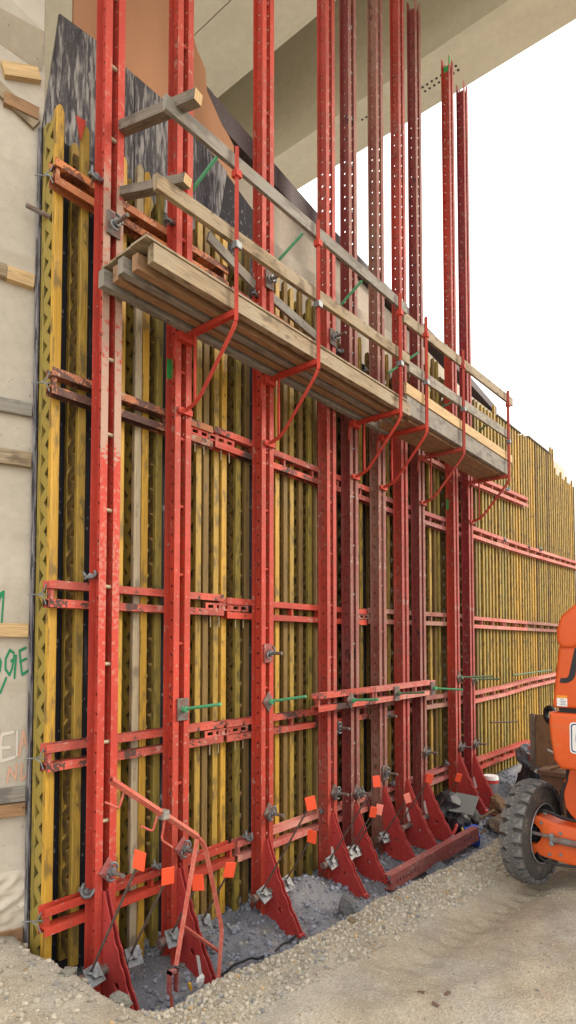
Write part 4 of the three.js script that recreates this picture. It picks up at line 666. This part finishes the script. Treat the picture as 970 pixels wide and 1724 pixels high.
/* ───────── things lying in the trench ───────── */
{
  const gy = (x, z) => groundY(x, z);
  // slotted red channel
  const t = thing('steel_channel', 'dull red slotted steel channel lying in the trench', 'steel channel');
  const A = V3(5.38, 0.12, 0.50), B = V3(7.12, 0.235, 0.69), L = A.distanceTo(B);
  const sh = shapeOf([[0, -0.076], [L, -0.076], [L, 0.076], [0, 0.076]]); for (const c of [0.09, L - 0.55]) for (let i = 0; i < 8; i++) { const h = new THREE.Path(), x = c + i * 0.052; h.moveTo(x, -0.03); h.lineTo(x, 0.02); h.lineTo(x + 0.026, 0.02); h.lineTo(x + 0.026, -0.03); h.closePath(); sh.holes.push(h); }
  const web = extr(sh, 0.008), f1 = bx(0, L, 0.069, 0.0765, -0.08, -0.0005), f2 = bx(0, L, -0.0765, -0.069, -0.08, -0.0005);
  const g = uvBy(merge([web, f1, f2]), 'x'); const x = B.clone().sub(A).normalize(), zz = x.clone().cross(V3(0, 1, 0)).normalize(), y = zz.clone().cross(x); g.applyMatrix4(new THREE.Matrix4().makeBasis(x, y, zz)); g.translate(A.x, A.y, A.z); part('channel_body', g, M.dullRed, t);
  // hose and pipes
  const hp = []; for (let i = 0; i <= 16; i++) { const u = i / 16, X = 2.45 + u * 1.5, Z = 0.40 + u * 0.25 + 0.03 * Math.sin(u * 9); hp.push(V3(X, gy(X, Z) + 0.02, Z)); } single('black_hose', tubeG(hp, 0.014, 8, 3, 0.5), M.black, 'black hose lying along the foot of the gravel bank', 'hose');
  const hp2 = []; for (let i = 0; i <= 12; i++) { const u = i / 12, X = 3.15 + u * 0.9, Z = 0.30 + 0.12 * u + 0.06 * Math.sin(u * 5); hp2.push(V3(X, gy(X, Z) + 0.025 + 0.03 * Math.sin(u * 7), Z)); } single('black_hose', tubeG(hp2, 0.009, 8, 3, 0.5), M.black, 'thinner black cable looping beside the hose', 'cable');
  const cb = []; for (let i = 0; i <= 12; i++) { const u = i / 12, X = 5.5 + u * 2.0, Z = 0.75 + u * 0.2 + 0.04 * Math.sin(u * 11); cb.push(V3(X, gy(X, Z) + 0.03, Z)); } single('black_hose', tubeG(cb, 0.012, 8, 3, 0.5), M.black, 'dark cable in front of the slotted red channel', 'cable');
  const lump = (name, label, cat, x, z, sx, sy, sz, col, s, lift = 0.3) => { const gq = stoneGeo(s, 1); gq.scale(sx, sy, sz); const m = single(name, toCreasedNormals(gq, 0.5), new THREE.MeshStandardMaterial({ color: new THREE.Color().setRGB(...col), roughness: 0.95, map: M.galv.map }), label, cat); m.position.set(x, gy(x, z) + sy * lift, z); m.rotation.y = s; return m; };
  lump('concrete_block', 'upright pale grey concrete lump in front of the fourth post foot', 'stone', 4.70, 0.44, 0.09, 0.16, 0.08, [0.72, 0.72, 0.72], 61, 0.5);
  lump('stone', 'blue-grey round stone beside the third post foot tip', 'stone', 4.02, 0.46, 0.06, 0.06, 0.05, [0.42, 0.47, 0.55], 62);
  lump('rubble_heap', 'blue-grey rubble heap leaning on the slotted channel', 'rubble', 6.05, 0.68, 0.20, 0.14, 0.12, [0.50, 0.54, 0.62], 63);
  lump('stone', 'yellowish stone on the crest of the gravel bank', 'stone', 3.55, 1.25, 0.035, 0.03, 0.03, [0.75, 0.52, 0.26], 64);
  lump('stone', 'large pale boulder on the rim by the first post', 'stone', 2.05, 0.72, 0.075, 0.07, 0.06, [0.75, 0.68, 0.55], 65, 0.4);
  lump('stone', 'pale rounded stone on the rim below the bottom waling', 'stone', 1.98, 0.32, 0.05, 0.035, 0.05, [0.78, 0.70, 0.56], 66, 0.4);
  [[3.05, 2.12, 'left'], [3.13, 2.0, 'middle'], [3.2, 2.12, 'right']].forEach(([x, z, w], k) => lump('brick_fragment', `reddish brick fragment on the gravel, ${w} of three`, 'brick fragment', x, z, 0.03, 0.008, 0.018, [0.62, 0.36, 0.26], 67 + k));
  // litter near the second foot
  const bag = new THREE.IcosahedronGeometry(0.06, 2), bp = bag.attributes.position; for (let i = 0; i < bp.count; i++) { const k = 1 + 0.5 * nz(bp.getX(i) * 3, bp.getY(i) * 3 + bp.getZ(i) * 2, 9, 81, 3); bp.setXYZ(i, bp.getX(i) * k, bp.getY(i) * k * 1.1, bp.getZ(i) * k * 0.6); } bag.computeVertexNormals(); const bm = single('plastic_bag', bag, M.white, 'crumpled whitish plastic bag at the second post foot', 'bag'); bm.position.set(2.97, 0.13, 0.36); bm.scale.setScalar(0.6);
  const yl = single('yellow_scrap', uvBy(rbx(0.02, 0.06, 0.02, 0.006), 'y'), new THREE.MeshStandardMaterial({ color: 0xd9a62a, roughness: 0.6 }), 'small yellow scrap beside the plastic bag', 'litter'); yl.position.set(2.88, 0.13, 0.36); yl.rotation.z = 0.3;
  // jumble by the ninth post

  const std = (c, r = 0.6) => new THREE.MeshStandardMaterial({ color: c, roughness: r });
  const put = (o, x, dy, z, ry = 0, rx = 0, rz = 0) => { o.position.set(x, gy(x, z) + dy, z); o.rotation.set(rx, ry, rz); return o; };
  const crumple = (r, s, sx, sy, sz) => { const q = new THREE.IcosahedronGeometry(r, 3), p = q.attributes.position; for (let i = 0; i < p.count; i++) { const a = p.getX(i) / r, b = p.getY(i) / r, c = p.getZ(i) / r; const k = 0.8 + 0.5 * (vn(a * 2.5 + 9, b * 2.5 + c * 1.7 + 9, 999, 999, s)) + 0.15 * vn(a * 7 + 30, b * 7 + c * 5 + 30, 999, 999, s + 1); p.setXYZ(i, p.getX(i) * k * sx, p.getY(i) * k * sy, p.getZ(i) * k * sz); } q.computeVertexNormals(); return toCreasedNormals(q, 0.35); };
  put(single('black_bag', crumple(0.2, 501, 1.0, 0.9, 0.8), M.black, 'crumpled black bag between the eighth and ninth posts', 'bag'), 7.55, 0.22, 0.08);
  put(single('black_sack', crumple(0.17, 505, 1.0, 1.0, 0.8), M.black, 'black sack under the tilted grey tray', 'bag'), 7.42, 0.12, 0.32);
  put(single('plastic_tray', uvBy(rbx(0.5, 0.016, 0.30, 0.005), 'x'), std(0x5c5f5c, 0.8), 'tilted grey flat tray lying on the black bags', 'tray'), 7.66, 0.30, 0.28, 0.25, 0.10, 0.24);
  { const t = thing('tool_box', 'blue plastic box lying by the red channel end', 'box', [7.33, gy(7.33, 0.52) + 0.07, 0.52], 0.5); t.rotation.z = 0.12; part('body', uvBy(rbx(0.34, 0.11, 0.16, 0.012), 'x'), std(0x1c49a8, 0.4), t); part('lid', uvBy(rbx(0.35, 0.025, 0.17, 0.008), 'x').translate(0, 0.066, 0), std(0x2356bd, 0.4), t); }
  put(single('red_hose_scrap', tubeG(soft([V3(-0.1, 0, 0), V3(0, 0.12, 0.02), V3(0.08, 0.16, 0), V3(0.1, 0.02, 0.04)], 0.05), 0.02, 8, 2), std(0xa8302c), 'bent red hose scrap beside the blue box', 'litter'), 7.2, 0.05, 0.35);
  put(single('cable_coil', new THREE.TorusGeometry(0.09, 0.014, 8, 20), std(0xb9a24a), 'yellow green cable coil beside the blue box', 'cable'), 7.36, 0.12, 0.40, 0.4, -0.5);
  put(single('grey_stone', toCreasedNormals(stoneGeo(71, 1).scale(0.13, 0.09, 0.1), 0.5), std(0x6f7a86, 0.95), 'smooth blue-grey stone in front of the blue box', 'stone'), 7.0, 0.05, 0.45);
  put(single('brown_cloth', crumple(0.12, 509, 1, 1.1, 0.8), std(0x6b5138, 0.95), 'crumpled brown cloth at the tenth post foot', 'cloth'), 8.45, 0.14, 0.42);
  put(single('white_tube', uvBy(cyl(0.035, 0.4, 'x', 12), 'x'), std(0xcfd4e0, 0.5), 'white tube lying in front of the tenth post foot', 'tube'), 8.35, 0.12, 0.62, 0.5, 0, -0.25);
  put(single('yellow_strap', uvBy(rbx(0.36, 0.02, 0.05, 0.006), 'x'), std(0xc9b32e), 'yellow strap lying on the gravel left of the wheel', 'strap'), 6.95, 0.04, 0.95, 0.25);
  put(single('debris_pile', crumple(0.2, 513, 1.3, 0.5, 0.9), std(0x6a5a4c, 0.95), 'brown grey debris pile left of the big tyre', 'debris'), 8.0, 0.06, 0.72);
  [[7.5, 0.42, 0.11, 531, 0x24262b, 'dark cloth heap'], [7.85, 0.22, 0.16, 535, 0x3a3834, 'charcoal bundle'], [7.95, 0.58, 0.09, 539, 0x5d5a55, 'grey rag'], [8.25, 0.62, 0.10, 543, 0x4b3a2e, 'dark brown rag'], [7.2, 0.22, 0.09, 547, 0x8a7a62, 'tan paper bag']].forEach(([X, Z, r, sd, c, w]) => put(single('litter_heap', crumple(r, sd, 1.2, 0.8, 0.9), std(c, 0.9), `crumpled ${w} in the litter by the eighth to tenth post feet`, 'litter'), X, r * 0.5, Z, sd));
  srand(88);
  [[7.05, 0.30, 'grey', 0x6d6f72], [7.15, 0.55, 'brown', 0x77593c], [7.75, 0.5, 'dark', 0x2c2a2a], [7.9, 0.35, 'tan', 0x9a8460], [8.2, 0.3, 'rusty', 0x7a4330], [8.15, 0.8, 'dark grey', 0x3d4046]].forEach(([X, Z, w, c], k) => { const L = rr(0.25, 0.5), y = gy(X, Z) + 0.05, a = rr(0, 3); single('scrap_stick', rodG(V3(X, y, Z), V3(X + L * Math.cos(a), y + rr(0.02, 0.2), Z + L * Math.sin(a) * 0.6), rr(0.008, 0.02), 6), std(c, 0.85), `${w} scrap stick in the litter between the seventh and tenth posts`, 'stick'); });
  { const t = thing('drink_cooler', 'grey drink cooler with white lid and red band beyond the tenth post', 'cooler', [9.1, gy(9.1, 0.08), 0.08]); t.scale.setScalar(0.55); const b = cyl(0.17, 0.42, 'y', 20, 0.2); b.translate(0, 0.21, 0); part('body', uvBy(b, 'y'), std(0x7f7c7a), t); const r = cyl(0.205, 0.09, 'y', 20, 0.205); r.translate(0, 0.455, 0); part('band', uvBy(r, 'y'), std(0xb8392f), t); const l = cyl(0.215, 0.10, 'y', 20, 0.19); l.translate(0, 0.55, 0); part('lid', uvBy(l, 'y'), M.white, t); }
  put(single('dark_bag', crumple(0.25, 517, 0.8, 1.2, 0.8), std(0x1b1d24), 'dark blue-black bag behind the drink cooler', 'bag'), 9.6, 0.25, 0.55);
  put(single('grey_bag', crumple(0.22, 521, 1, 0.8, 0.8), std(0x60646c), 'grey sack on the dark bag by the far girders', 'bag'), 10.2, 0.55, 0.3);
  { const t = thing('steel_drum', 'rusty red drum with a white rim behind the tyre', 'drum', [10.1, gy(10.1, 0.62), 0.62]); const b = cyl(0.28, 0.62, 'y', 24, 0.30); b.translate(0, 0.31, 0); part('body', uvBy(b, 'y'), M.dullRed, t); const r = new THREE.TorusGeometry(0.30, 0.015, 8, 28); r.rotateX(Math.PI / 2); r.translate(0, 0.62, 0); part('rim', uvBy(r, 'y'), M.white, t); const w = uvBy(rbx(0.7, 0.06, 0.3, 0.01), 'x').translate(0, 0.74, -0.05); part('lid', w, M.dullRed, t); }
  put(single('paper_scrap', crumple(0.09, 525, 1, 0.9, 0.7), std(0x7fa6cf, 0.7), 'light blue paper scrap behind the top of the tyre', 'litter'), 9.0, 0.62, 0.95);
}

/* ───────── boom lift at the right edge ───────── */
{
  const orange = matOf(makeTex(512, 512, (u, v) => { const b = fbm(u, v, 4, 4, 4, 601), f = fbm(u, v, 60, 60, 2, 602), s = fbm(u, v, 60, 4, 3, 603); let c = mul([212, 88, 30], 0.93 + 0.12 * b + 0.04 * (f - 0.5)); c = mixc(c, [176, 140, 112], 0.28 * sm(0.55, 0.8, 0.5 * b + 0.5 * s)); return { c, h: 0.5 + 0.05 * f, r: 0.42 + 0.25 * b }; }, 'chr'), 1.2, 1.2, { bumpScale: 0.0006 });
  const t = thing('boom_lift', 'orange boom lift, one wheel and rear hood showing at the right edge', 'boom lift');
  // rear hood: outline in the y-z plane, long along x
  const XH = 4.72;
  const hood = (pts, len, bev) => { const s = new THREE.Shape(); pts.forEach(([z, y], i) => i ? s.lineTo(z, y) : s.moveTo(z, y)); s.closePath(); const g = new THREE.ExtrudeGeometry(s, { depth: len, bevelEnabled: true, bevelSize: bev, bevelThickness: bev, bevelSegments: 3, curveSegments: 8 }); const p = g.attributes.position; for (let i = 0; i < p.count; i++) { const a = p.getX(i), b = p.getY(i), c = p.getZ(i); p.setXYZ(i, -c, b, a); } g.computeVertexNormals(); g.rotateY(0); g.translate(XH + len + bev, 0, 0); return uvBy(toCreasedNormals(g, 0.7), 'y'); };
  const B = 0.03, up = [[3.6, 2.06], [2.285, 2.06], [2.30, 2.20], [2.318, 2.36], [2.336, 2.50], [2.36, 2.62], [3.6, 2.70]];
  part('hood', hood(up, 1.3, B), orange, t);
  { const cap = hood([[3.6, 2.64], [2.75, 2.60], [2.50, 2.545], [2.40, 2.50], [2.345, 2.50], [2.326, 2.53], [2.325, 2.60], [2.355, 2.69], [2.44, 2.765], [2.60, 2.83], [3.0, 2.87], [3.6, 2.80]], 1.3, 0.03); cap.translate(-0.022, 0, 0); part('hood_cap', cap, orange, t); }
  part('counterweight', hood([[3.7, 1.615], [2.32, 1.615], [2.285, 1.66], [2.265, 1.80], [2.254, 1.92], [2.258, 1.965], [3.7, 1.965]], 1.2, B), orange, t);
  part('seam', uvBy(bx(XH + 0.05, XH + 1.2, 1.96, 2.06, 2.29, 3.5), 'z'), M.black, t);
  // lettering and stickers on the rear face
  const font = await new FontLoader().loadAsync('fonts/droid/droid_sans_bold.typeface.json');
  const txt = (s, size, z, y, mat, name, shear = 0.25) => { const g = new TextGeometry(s, { font, size, depth: 0.003, curveSegments: 5 }); const p = g.attributes.position; for (let i = 0; i < p.count; i++) { const a = p.getX(i) + shear * p.getY(i), b = p.getY(i), c = p.getZ(i); p.setXYZ(i, XH - 0.001 - c, y + b, z + a); } g.computeVertexNormals(); return part(name, g, mat, t); };
  txt('JLG', 0.20, 2.352, 2.275, M.black, 'lettering', 0.22); txt('W', 0.03, 2.45, 2.185, M.black, 'lettering', 0);
  part('name_strip', uvBy(bx(XH - 0.0015, XH + 0.01, 2.175, 2.222, 2.44, 2.66), 'z'), M.white, t);
  part('warning_sticker', uvBy(merge([bx(XH - 0.002, XH + 0.01, 2.045, 2.105, 2.29, 2.362)]), 'z'), M.white, t); part('warning_header', uvBy(bx(XH - 0.0025, XH + 0.01, 2.106, 2.125, 2.29, 2.362), 'z'), new THREE.MeshStandardMaterial({ color: 0xe08a1e, roughness: 0.5 }), t);
  for (const [y, a, b] of [[2.092, 2.315, 2.34], [2.08, 2.315, 2.355], [2.068, 2.315, 2.35], [2.055, 2.315, 2.358]]) part('sticker_line', uvBy(bx(XH - 0.003, XH + 0.01, y, y + 0.004, a, b), 'z'), new THREE.MeshStandardMaterial({ color: 0x5a6478 }), t);
  const rrect = (z, y, w, h, r) => { const s = new THREE.Shape(); s.moveTo(z + r, y); s.lineTo(z + w - r, y); s.quadraticCurveTo(z + w, y, z + w, y + r); s.lineTo(z + w, y + h - r); s.quadraticCurveTo(z + w, y + h, z + w - r, y + h); s.lineTo(z + r, y + h); s.quadraticCurveTo(z, y + h, z, y + h - r); s.lineTo(z, y + r); s.quadraticCurveTo(z, y, z + r, y); return s; };
  const flat = (s, off) => { const g = extr(s, 0.004); const p = g.attributes.position; for (let i = 0; i < p.count; i++) { const a = p.getX(i), b = p.getY(i), c = p.getZ(i); p.setXYZ(i, XH - off - c, b, a); } g.computeVertexNormals(); return uvBy(g, 'z'); };
  part('sign_plate', flat(rrect(2.375, 1.71, 0.5, 0.225, 0.03), 0), M.white, t); part('sign_border', flat(rrect(2.385, 1.72, 0.48, 0.205, 0.025), 0.0015), new THREE.MeshStandardMaterial({ color: 0x24406f }), t); part('sign_field', flat(rrect(2.393, 1.728, 0.464, 0.189, 0.02), 0.003), M.white, t);
  txt('C', 0.15, 2.405, 1.748, new THREE.MeshStandardMaterial({ color: 0x6f7f98 }), 'lettering', 0).position.x = -0.0075;
  // wheel: tyre with chevron lugs, rim, hub; axle along z, seen from its inner side
  const WC = V3(5.07, 1.0, 1.99), R = 0.425, w2 = 0.085;
  const wheel = new THREE.Group(); wheel.name = 'wheel'; wheel.position.copy(WC); wheel.rotation.y = -0.13; wheel.scale.setScalar(0.965); t.add(wheel);
  const rubber = matOf(makeTex(256, 256, (u, v) => { const b = fbm(u, v, 5, 5, 4, 611), f = fbm(u, v, 40, 40, 2, 612); let c = mul([66, 64, 60], 0.8 + 0.3 * b); c = mixc(c, [136, 124, 104], 0.5 * sm(0.5, 0.75, 0.6 * b + 0.4 * f)); return { c, h: 0.5 + 0.3 * (f - 0.5) }; }), 0.5, 0.5, { roughness: 0.85, bumpScale: 0.001 });
  const tread = tint(rubber, [2.0, 2.1, 2.3]);
  const lp = [[0.235, -w2 + 0.02], [0.25, -w2 - 0.004], [0.30, -w2 - 0.014], [0.36, -w2 - 0.004], [0.388, -w2 + 0.018], [0.398, -w2 + 0.05], [0.400, 0], [0.398, w2 - 0.05], [0.388, w2 - 0.018], [0.36, w2 + 0.004], [0.30, w2 + 0.014], [0.25, w2 + 0.004], [0.235, w2 - 0.02]].map(([r, h]) => new THREE.Vector2(r, h));
  const ty = new THREE.LatheGeometry(lp, 64); ty.rotateX(Math.PI / 2); part('tyre', uvBy(ty, 'z'), rubber, wheel);
  const lug = (() => { // one bent chevron bar on the tread, at the top of the wheel
    const s = new THREE.Shape(); const q = [[-w2 - 0.002, 0.05], [-w2 - 0.002, -0.022], [-0.04, -0.022], [0.028, -0.062], [0.028, 0.0], [-0.036, 0.05]]; q.forEach(([a, b], i) => i ? s.lineTo(a, b) : s.moveTo(a, b)); s.closePath();
    const g = extr(s, 0.032, 0.004); const p = g.attributes.position; for (let i = 0; i < p.count; i++) { const a = p.getX(i), b = p.getY(i), c = p.getZ(i); const rad = 0.388 + c - (a < -w2 + 0.02 ? 0.016 : 0); p.setXYZ(i, b, rad, a); } g.computeVertexNormals(); return uvBy(g, 'z'); })();
  const flipZ = g => { const q = g.clone(), p = q.attributes.position; for (let i = 0; i < p.count; i++) p.setZ(i, -p.getZ(i)); for (let i = 0; i < p.count; i += 3) { const A = p.array; for (let k = 0; k < 3; k++) { const c = A[i * 3 + k]; A[i * 3 + k] = A[(i + 1) * 3 + k]; A[(i + 1) * 3 + k] = c; } } q.computeVertexNormals(); return q; };
  const lug2 = flipZ(lug), NL = 23; for (let k = 0; k < NL; k++) { part('tread_lug', lug, tread, wheel).rotation.z = k / NL * 6.2832; part('tread_lug', lug2, tread, wheel).rotation.z = (k + 0.5) / NL * 6.2832; }
  const rimP = [[0.06, 0.0], [0.12, 0.0], [0.16, -0.03], [0.205, -0.04], [0.215, 0.04], [0.228, w2 - 0.04], [0.243, w2 - 0.012], [0.246, w2 - 0.006], [0.238, w2 - 0.016]].map(([r, h]) => new THREE.Vector2(r, h)); const rg = new THREE.LatheGeometry(rimP, 48); rg.rotateX(Math.PI / 2); part('rim', uvBy(rg, 'z'), new THREE.MeshStandardMaterial({ color: 0x3a3d40, roughness: 0.55, metalness: 0.2, side: THREE.DoubleSide }), wheel);
  const rimEdge = new THREE.TorusGeometry(0.238, 0.007, 8, 56); rimEdge.translate(0, 0, w2 + 0.008); part('rim_edge', uvBy(rimEdge, 'z'), M.galv, wheel, 'pale worn rim edge');
  const hub = merge([uvBy(cyl(0.11, 0.10, 'z', 20), 'z').translate(0, 0, 0.03), uvBy(cyl(0.07, 0.10, 'z', 16), 'z').translate(0, 0, 0.10), uvBy(rbx(0.11, 0.11, 0.08, 0.01), 'z').translate(0, 0.01, 0.12)]); part('hub', hub, new THREE.MeshStandardMaterial({ color: 0x23262b, roughness: 0.5 }), wheel);
  for (const y of [0.155, -0.155]) part('king_pin', uvBy(cyl(0.026, 0.07, 'y', 10), 'y').translate(0, y, 0.10), M.galv, wheel);
  // forked orange axle end reaching to the hub
  const fk = new THREE.Shape(); [[1.98, 1.145], [2.0, 1.155], [2.08, 1.15], [2.2, 1.115], [2.6, 1.10], [3.7, 1.10], [3.7, 0.84], [2.3, 0.84], [2.12, 0.862], [2.03, 0.870], [1.98, 0.90], [1.99, 0.925], [2.06, 0.935], [2.09, 0.97], [2.105, 1.01], [2.09, 1.06], [2.05, 1.10], [1.985, 1.108]].forEach(([z, y], i) => i ? fk.lineTo(z, y) : fk.moveTo(z, y)); fk.closePath();
  const fg = new THREE.ExtrudeGeometry(fk, { depth: 0.16, bevelEnabled: true, bevelSize: 0.006, bevelThickness: 0.006, bevelSegments: 2 }); { const p = fg.attributes.position; for (let i = 0; i < p.count; i++) { const a = p.getX(i), b = p.getY(i), c = p.getZ(i); p.setXYZ(i, 5.10 - c, b, a); } fg.computeVertexNormals(); } part('axle_fork', uvBy(toCreasedNormals(fg, 0.5), 'z'), orange, t);
  const pk = new THREE.Shape(); [[2.27, 1.17], [2.235, 1.22], [2.225, 1.30], [2.225, 1.42], [2.26, 1.47], [2.30, 1.62], [3.6, 1.62], [3.6, 1.12], [2.32, 1.12]].forEach(([z, y], i) => i ? pk.lineTo(z, y) : pk.moveTo(z, y)); pk.closePath(); pk.holes.push((() => { const h = new THREE.Path(); h.absellipse(2.29, 1.23, 0.016, 0.04, 0, 6.283, true); return h; })());
  const pg = extr(pk, 0.05, 0.004); { const p = pg.attributes.position; for (let i = 0; i < p.count; i++) { const a = p.getX(i), b = p.getY(i), c = p.getZ(i); p.setXYZ(i, 5.16 - c, b, a); } pg.computeVertexNormals(); } part('chassis_plate', uvBy(pg, 'z'), orange, t);
  for (const [pts, r] of [[[[4.98, 1.16, 2.05], [4.93, 1.21, 2.12], [4.95, 1.17, 2.3], [5.0, 1.14, 2.6]], 0.011], [[[4.97, 0.90, 2.03], [4.90, 0.84, 2.12], [4.92, 0.83, 2.3], [5.0, 0.86, 2.6]], 0.01], [[[5.12, 1.18, 2.2], [5.10, 1.3, 2.2], [5.12, 1.45, 2.25], [5.14, 1.6, 2.3]], 0.012]]) part('hose', tubeG(pts.map(p => V3(...p)), r, 8, 5, 0.5), M.black, t);
  for (const [z, y] of [[2.10, 1.115], [2.16, 0.885], [2.24, 1.06], [2.24, 0.9]]) part('bolt', uvBy(cyl(0.012, 0.016, 'x', 6), 'x').translate(4.93, y, z), M.galv, t);
  part('steering_rod', rodG(V3(4.91, 1.035, 1.93), V3(4.90, 1.01, 2.6), 0.014, 10), M.cast, t); part('steering_rod', rodG(V3(4.90, 1.012, 2.19), V3(4.90, 1.0, 2.6), 0.026, 12), M.cast, t, 'thicker grey sleeve of the steering rod'); part('rod_clamp', uvBy(rbx(0.03, 0.09, 0.03, 0.005), 'y').translate(4.895, 1.01, 2.185), M.galv, t);
  part('chassis', uvBy(bx(5.25, 7.4, 1.0, 1.55, 2.2, 3.4), 'x'), new THREE.MeshStandardMaterial({ color: 0x2a2521, roughness: 0.8 }), t);
  // brown skip and boards behind the wheel
  const brn = matOf(makeTex(256, 256, (u, v) => ({ c: mul([112, 82, 62], 0.75 + 0.45 * fbm(u, v, 6, 6, 4, 621)), h: 0.5 }), 'c'), 1, 1, { roughness: 0.85 });
  const sk = thing('waste_skip', 'brown ribbed steel skip behind the big tyre', 'skip', [7.0, 0, 1.46]);
  part('body', uvBy(bx(0, 1.4, 0.35, 1.06, 0, 1.6), 'z'), brn, sk); part('top_rim', uvBy(bx(-0.03, 1.43, 1.062, 1.11, -0.03, 1.63), 'z'), brn, sk);
  for (const y of [0.62, 0.86]) part('rib', uvBy(bx(-0.03, -0.002, y, y + 0.05, 0, 1.6), 'z'), brn, sk);
  const bd = uvBy(bx(0, 0.02, 0, 0.62, 0, 0.5), 'y'); const b1 = single('plywood_offcut', bd, tint(M.plankBrown, [0.6, 0.58, 0.56]), 'brown plywood offcut standing behind the orange hood', 'plywood'); b1.position.set(7.5, 1.04, 1.21); b1.rotation.z = -0.04;
  single('offcut_stile', uvBy(bx(7.47, 7.5, 1.0, 1.67, 1.2, 1.25), 'y'), tint(M.plankGrey, [0.6, 0.52, 0.46]), 'dark timber stile at the edge of the plywood offcut', 'board');
  single('skip_rubbish', rodG(V3(7.05, 1.13, 1.55), V3(7.3, 1.3, 2.1), 0.02), M.plankBrown, 'thin stick lying across the brown skip', 'stick');
  single('skip_rubbish', rodG(V3(7.1, 1.32, 1.5), V3(7.3, 1.12, 1.8), 0.018), M.plankGrey, 'grey stick crossing the thin stick on the skip', 'stick');
  const mr = single('tape_roll', new THREE.TorusGeometry(0.07, 0.03, 8, 20), M.black, 'dark ring hanging by the orange hood', 'ring'); mr.position.set(6.6, 1.77, 1.69); mr.rotation.y = 0.9;
}
renderer.render(scene, camera);
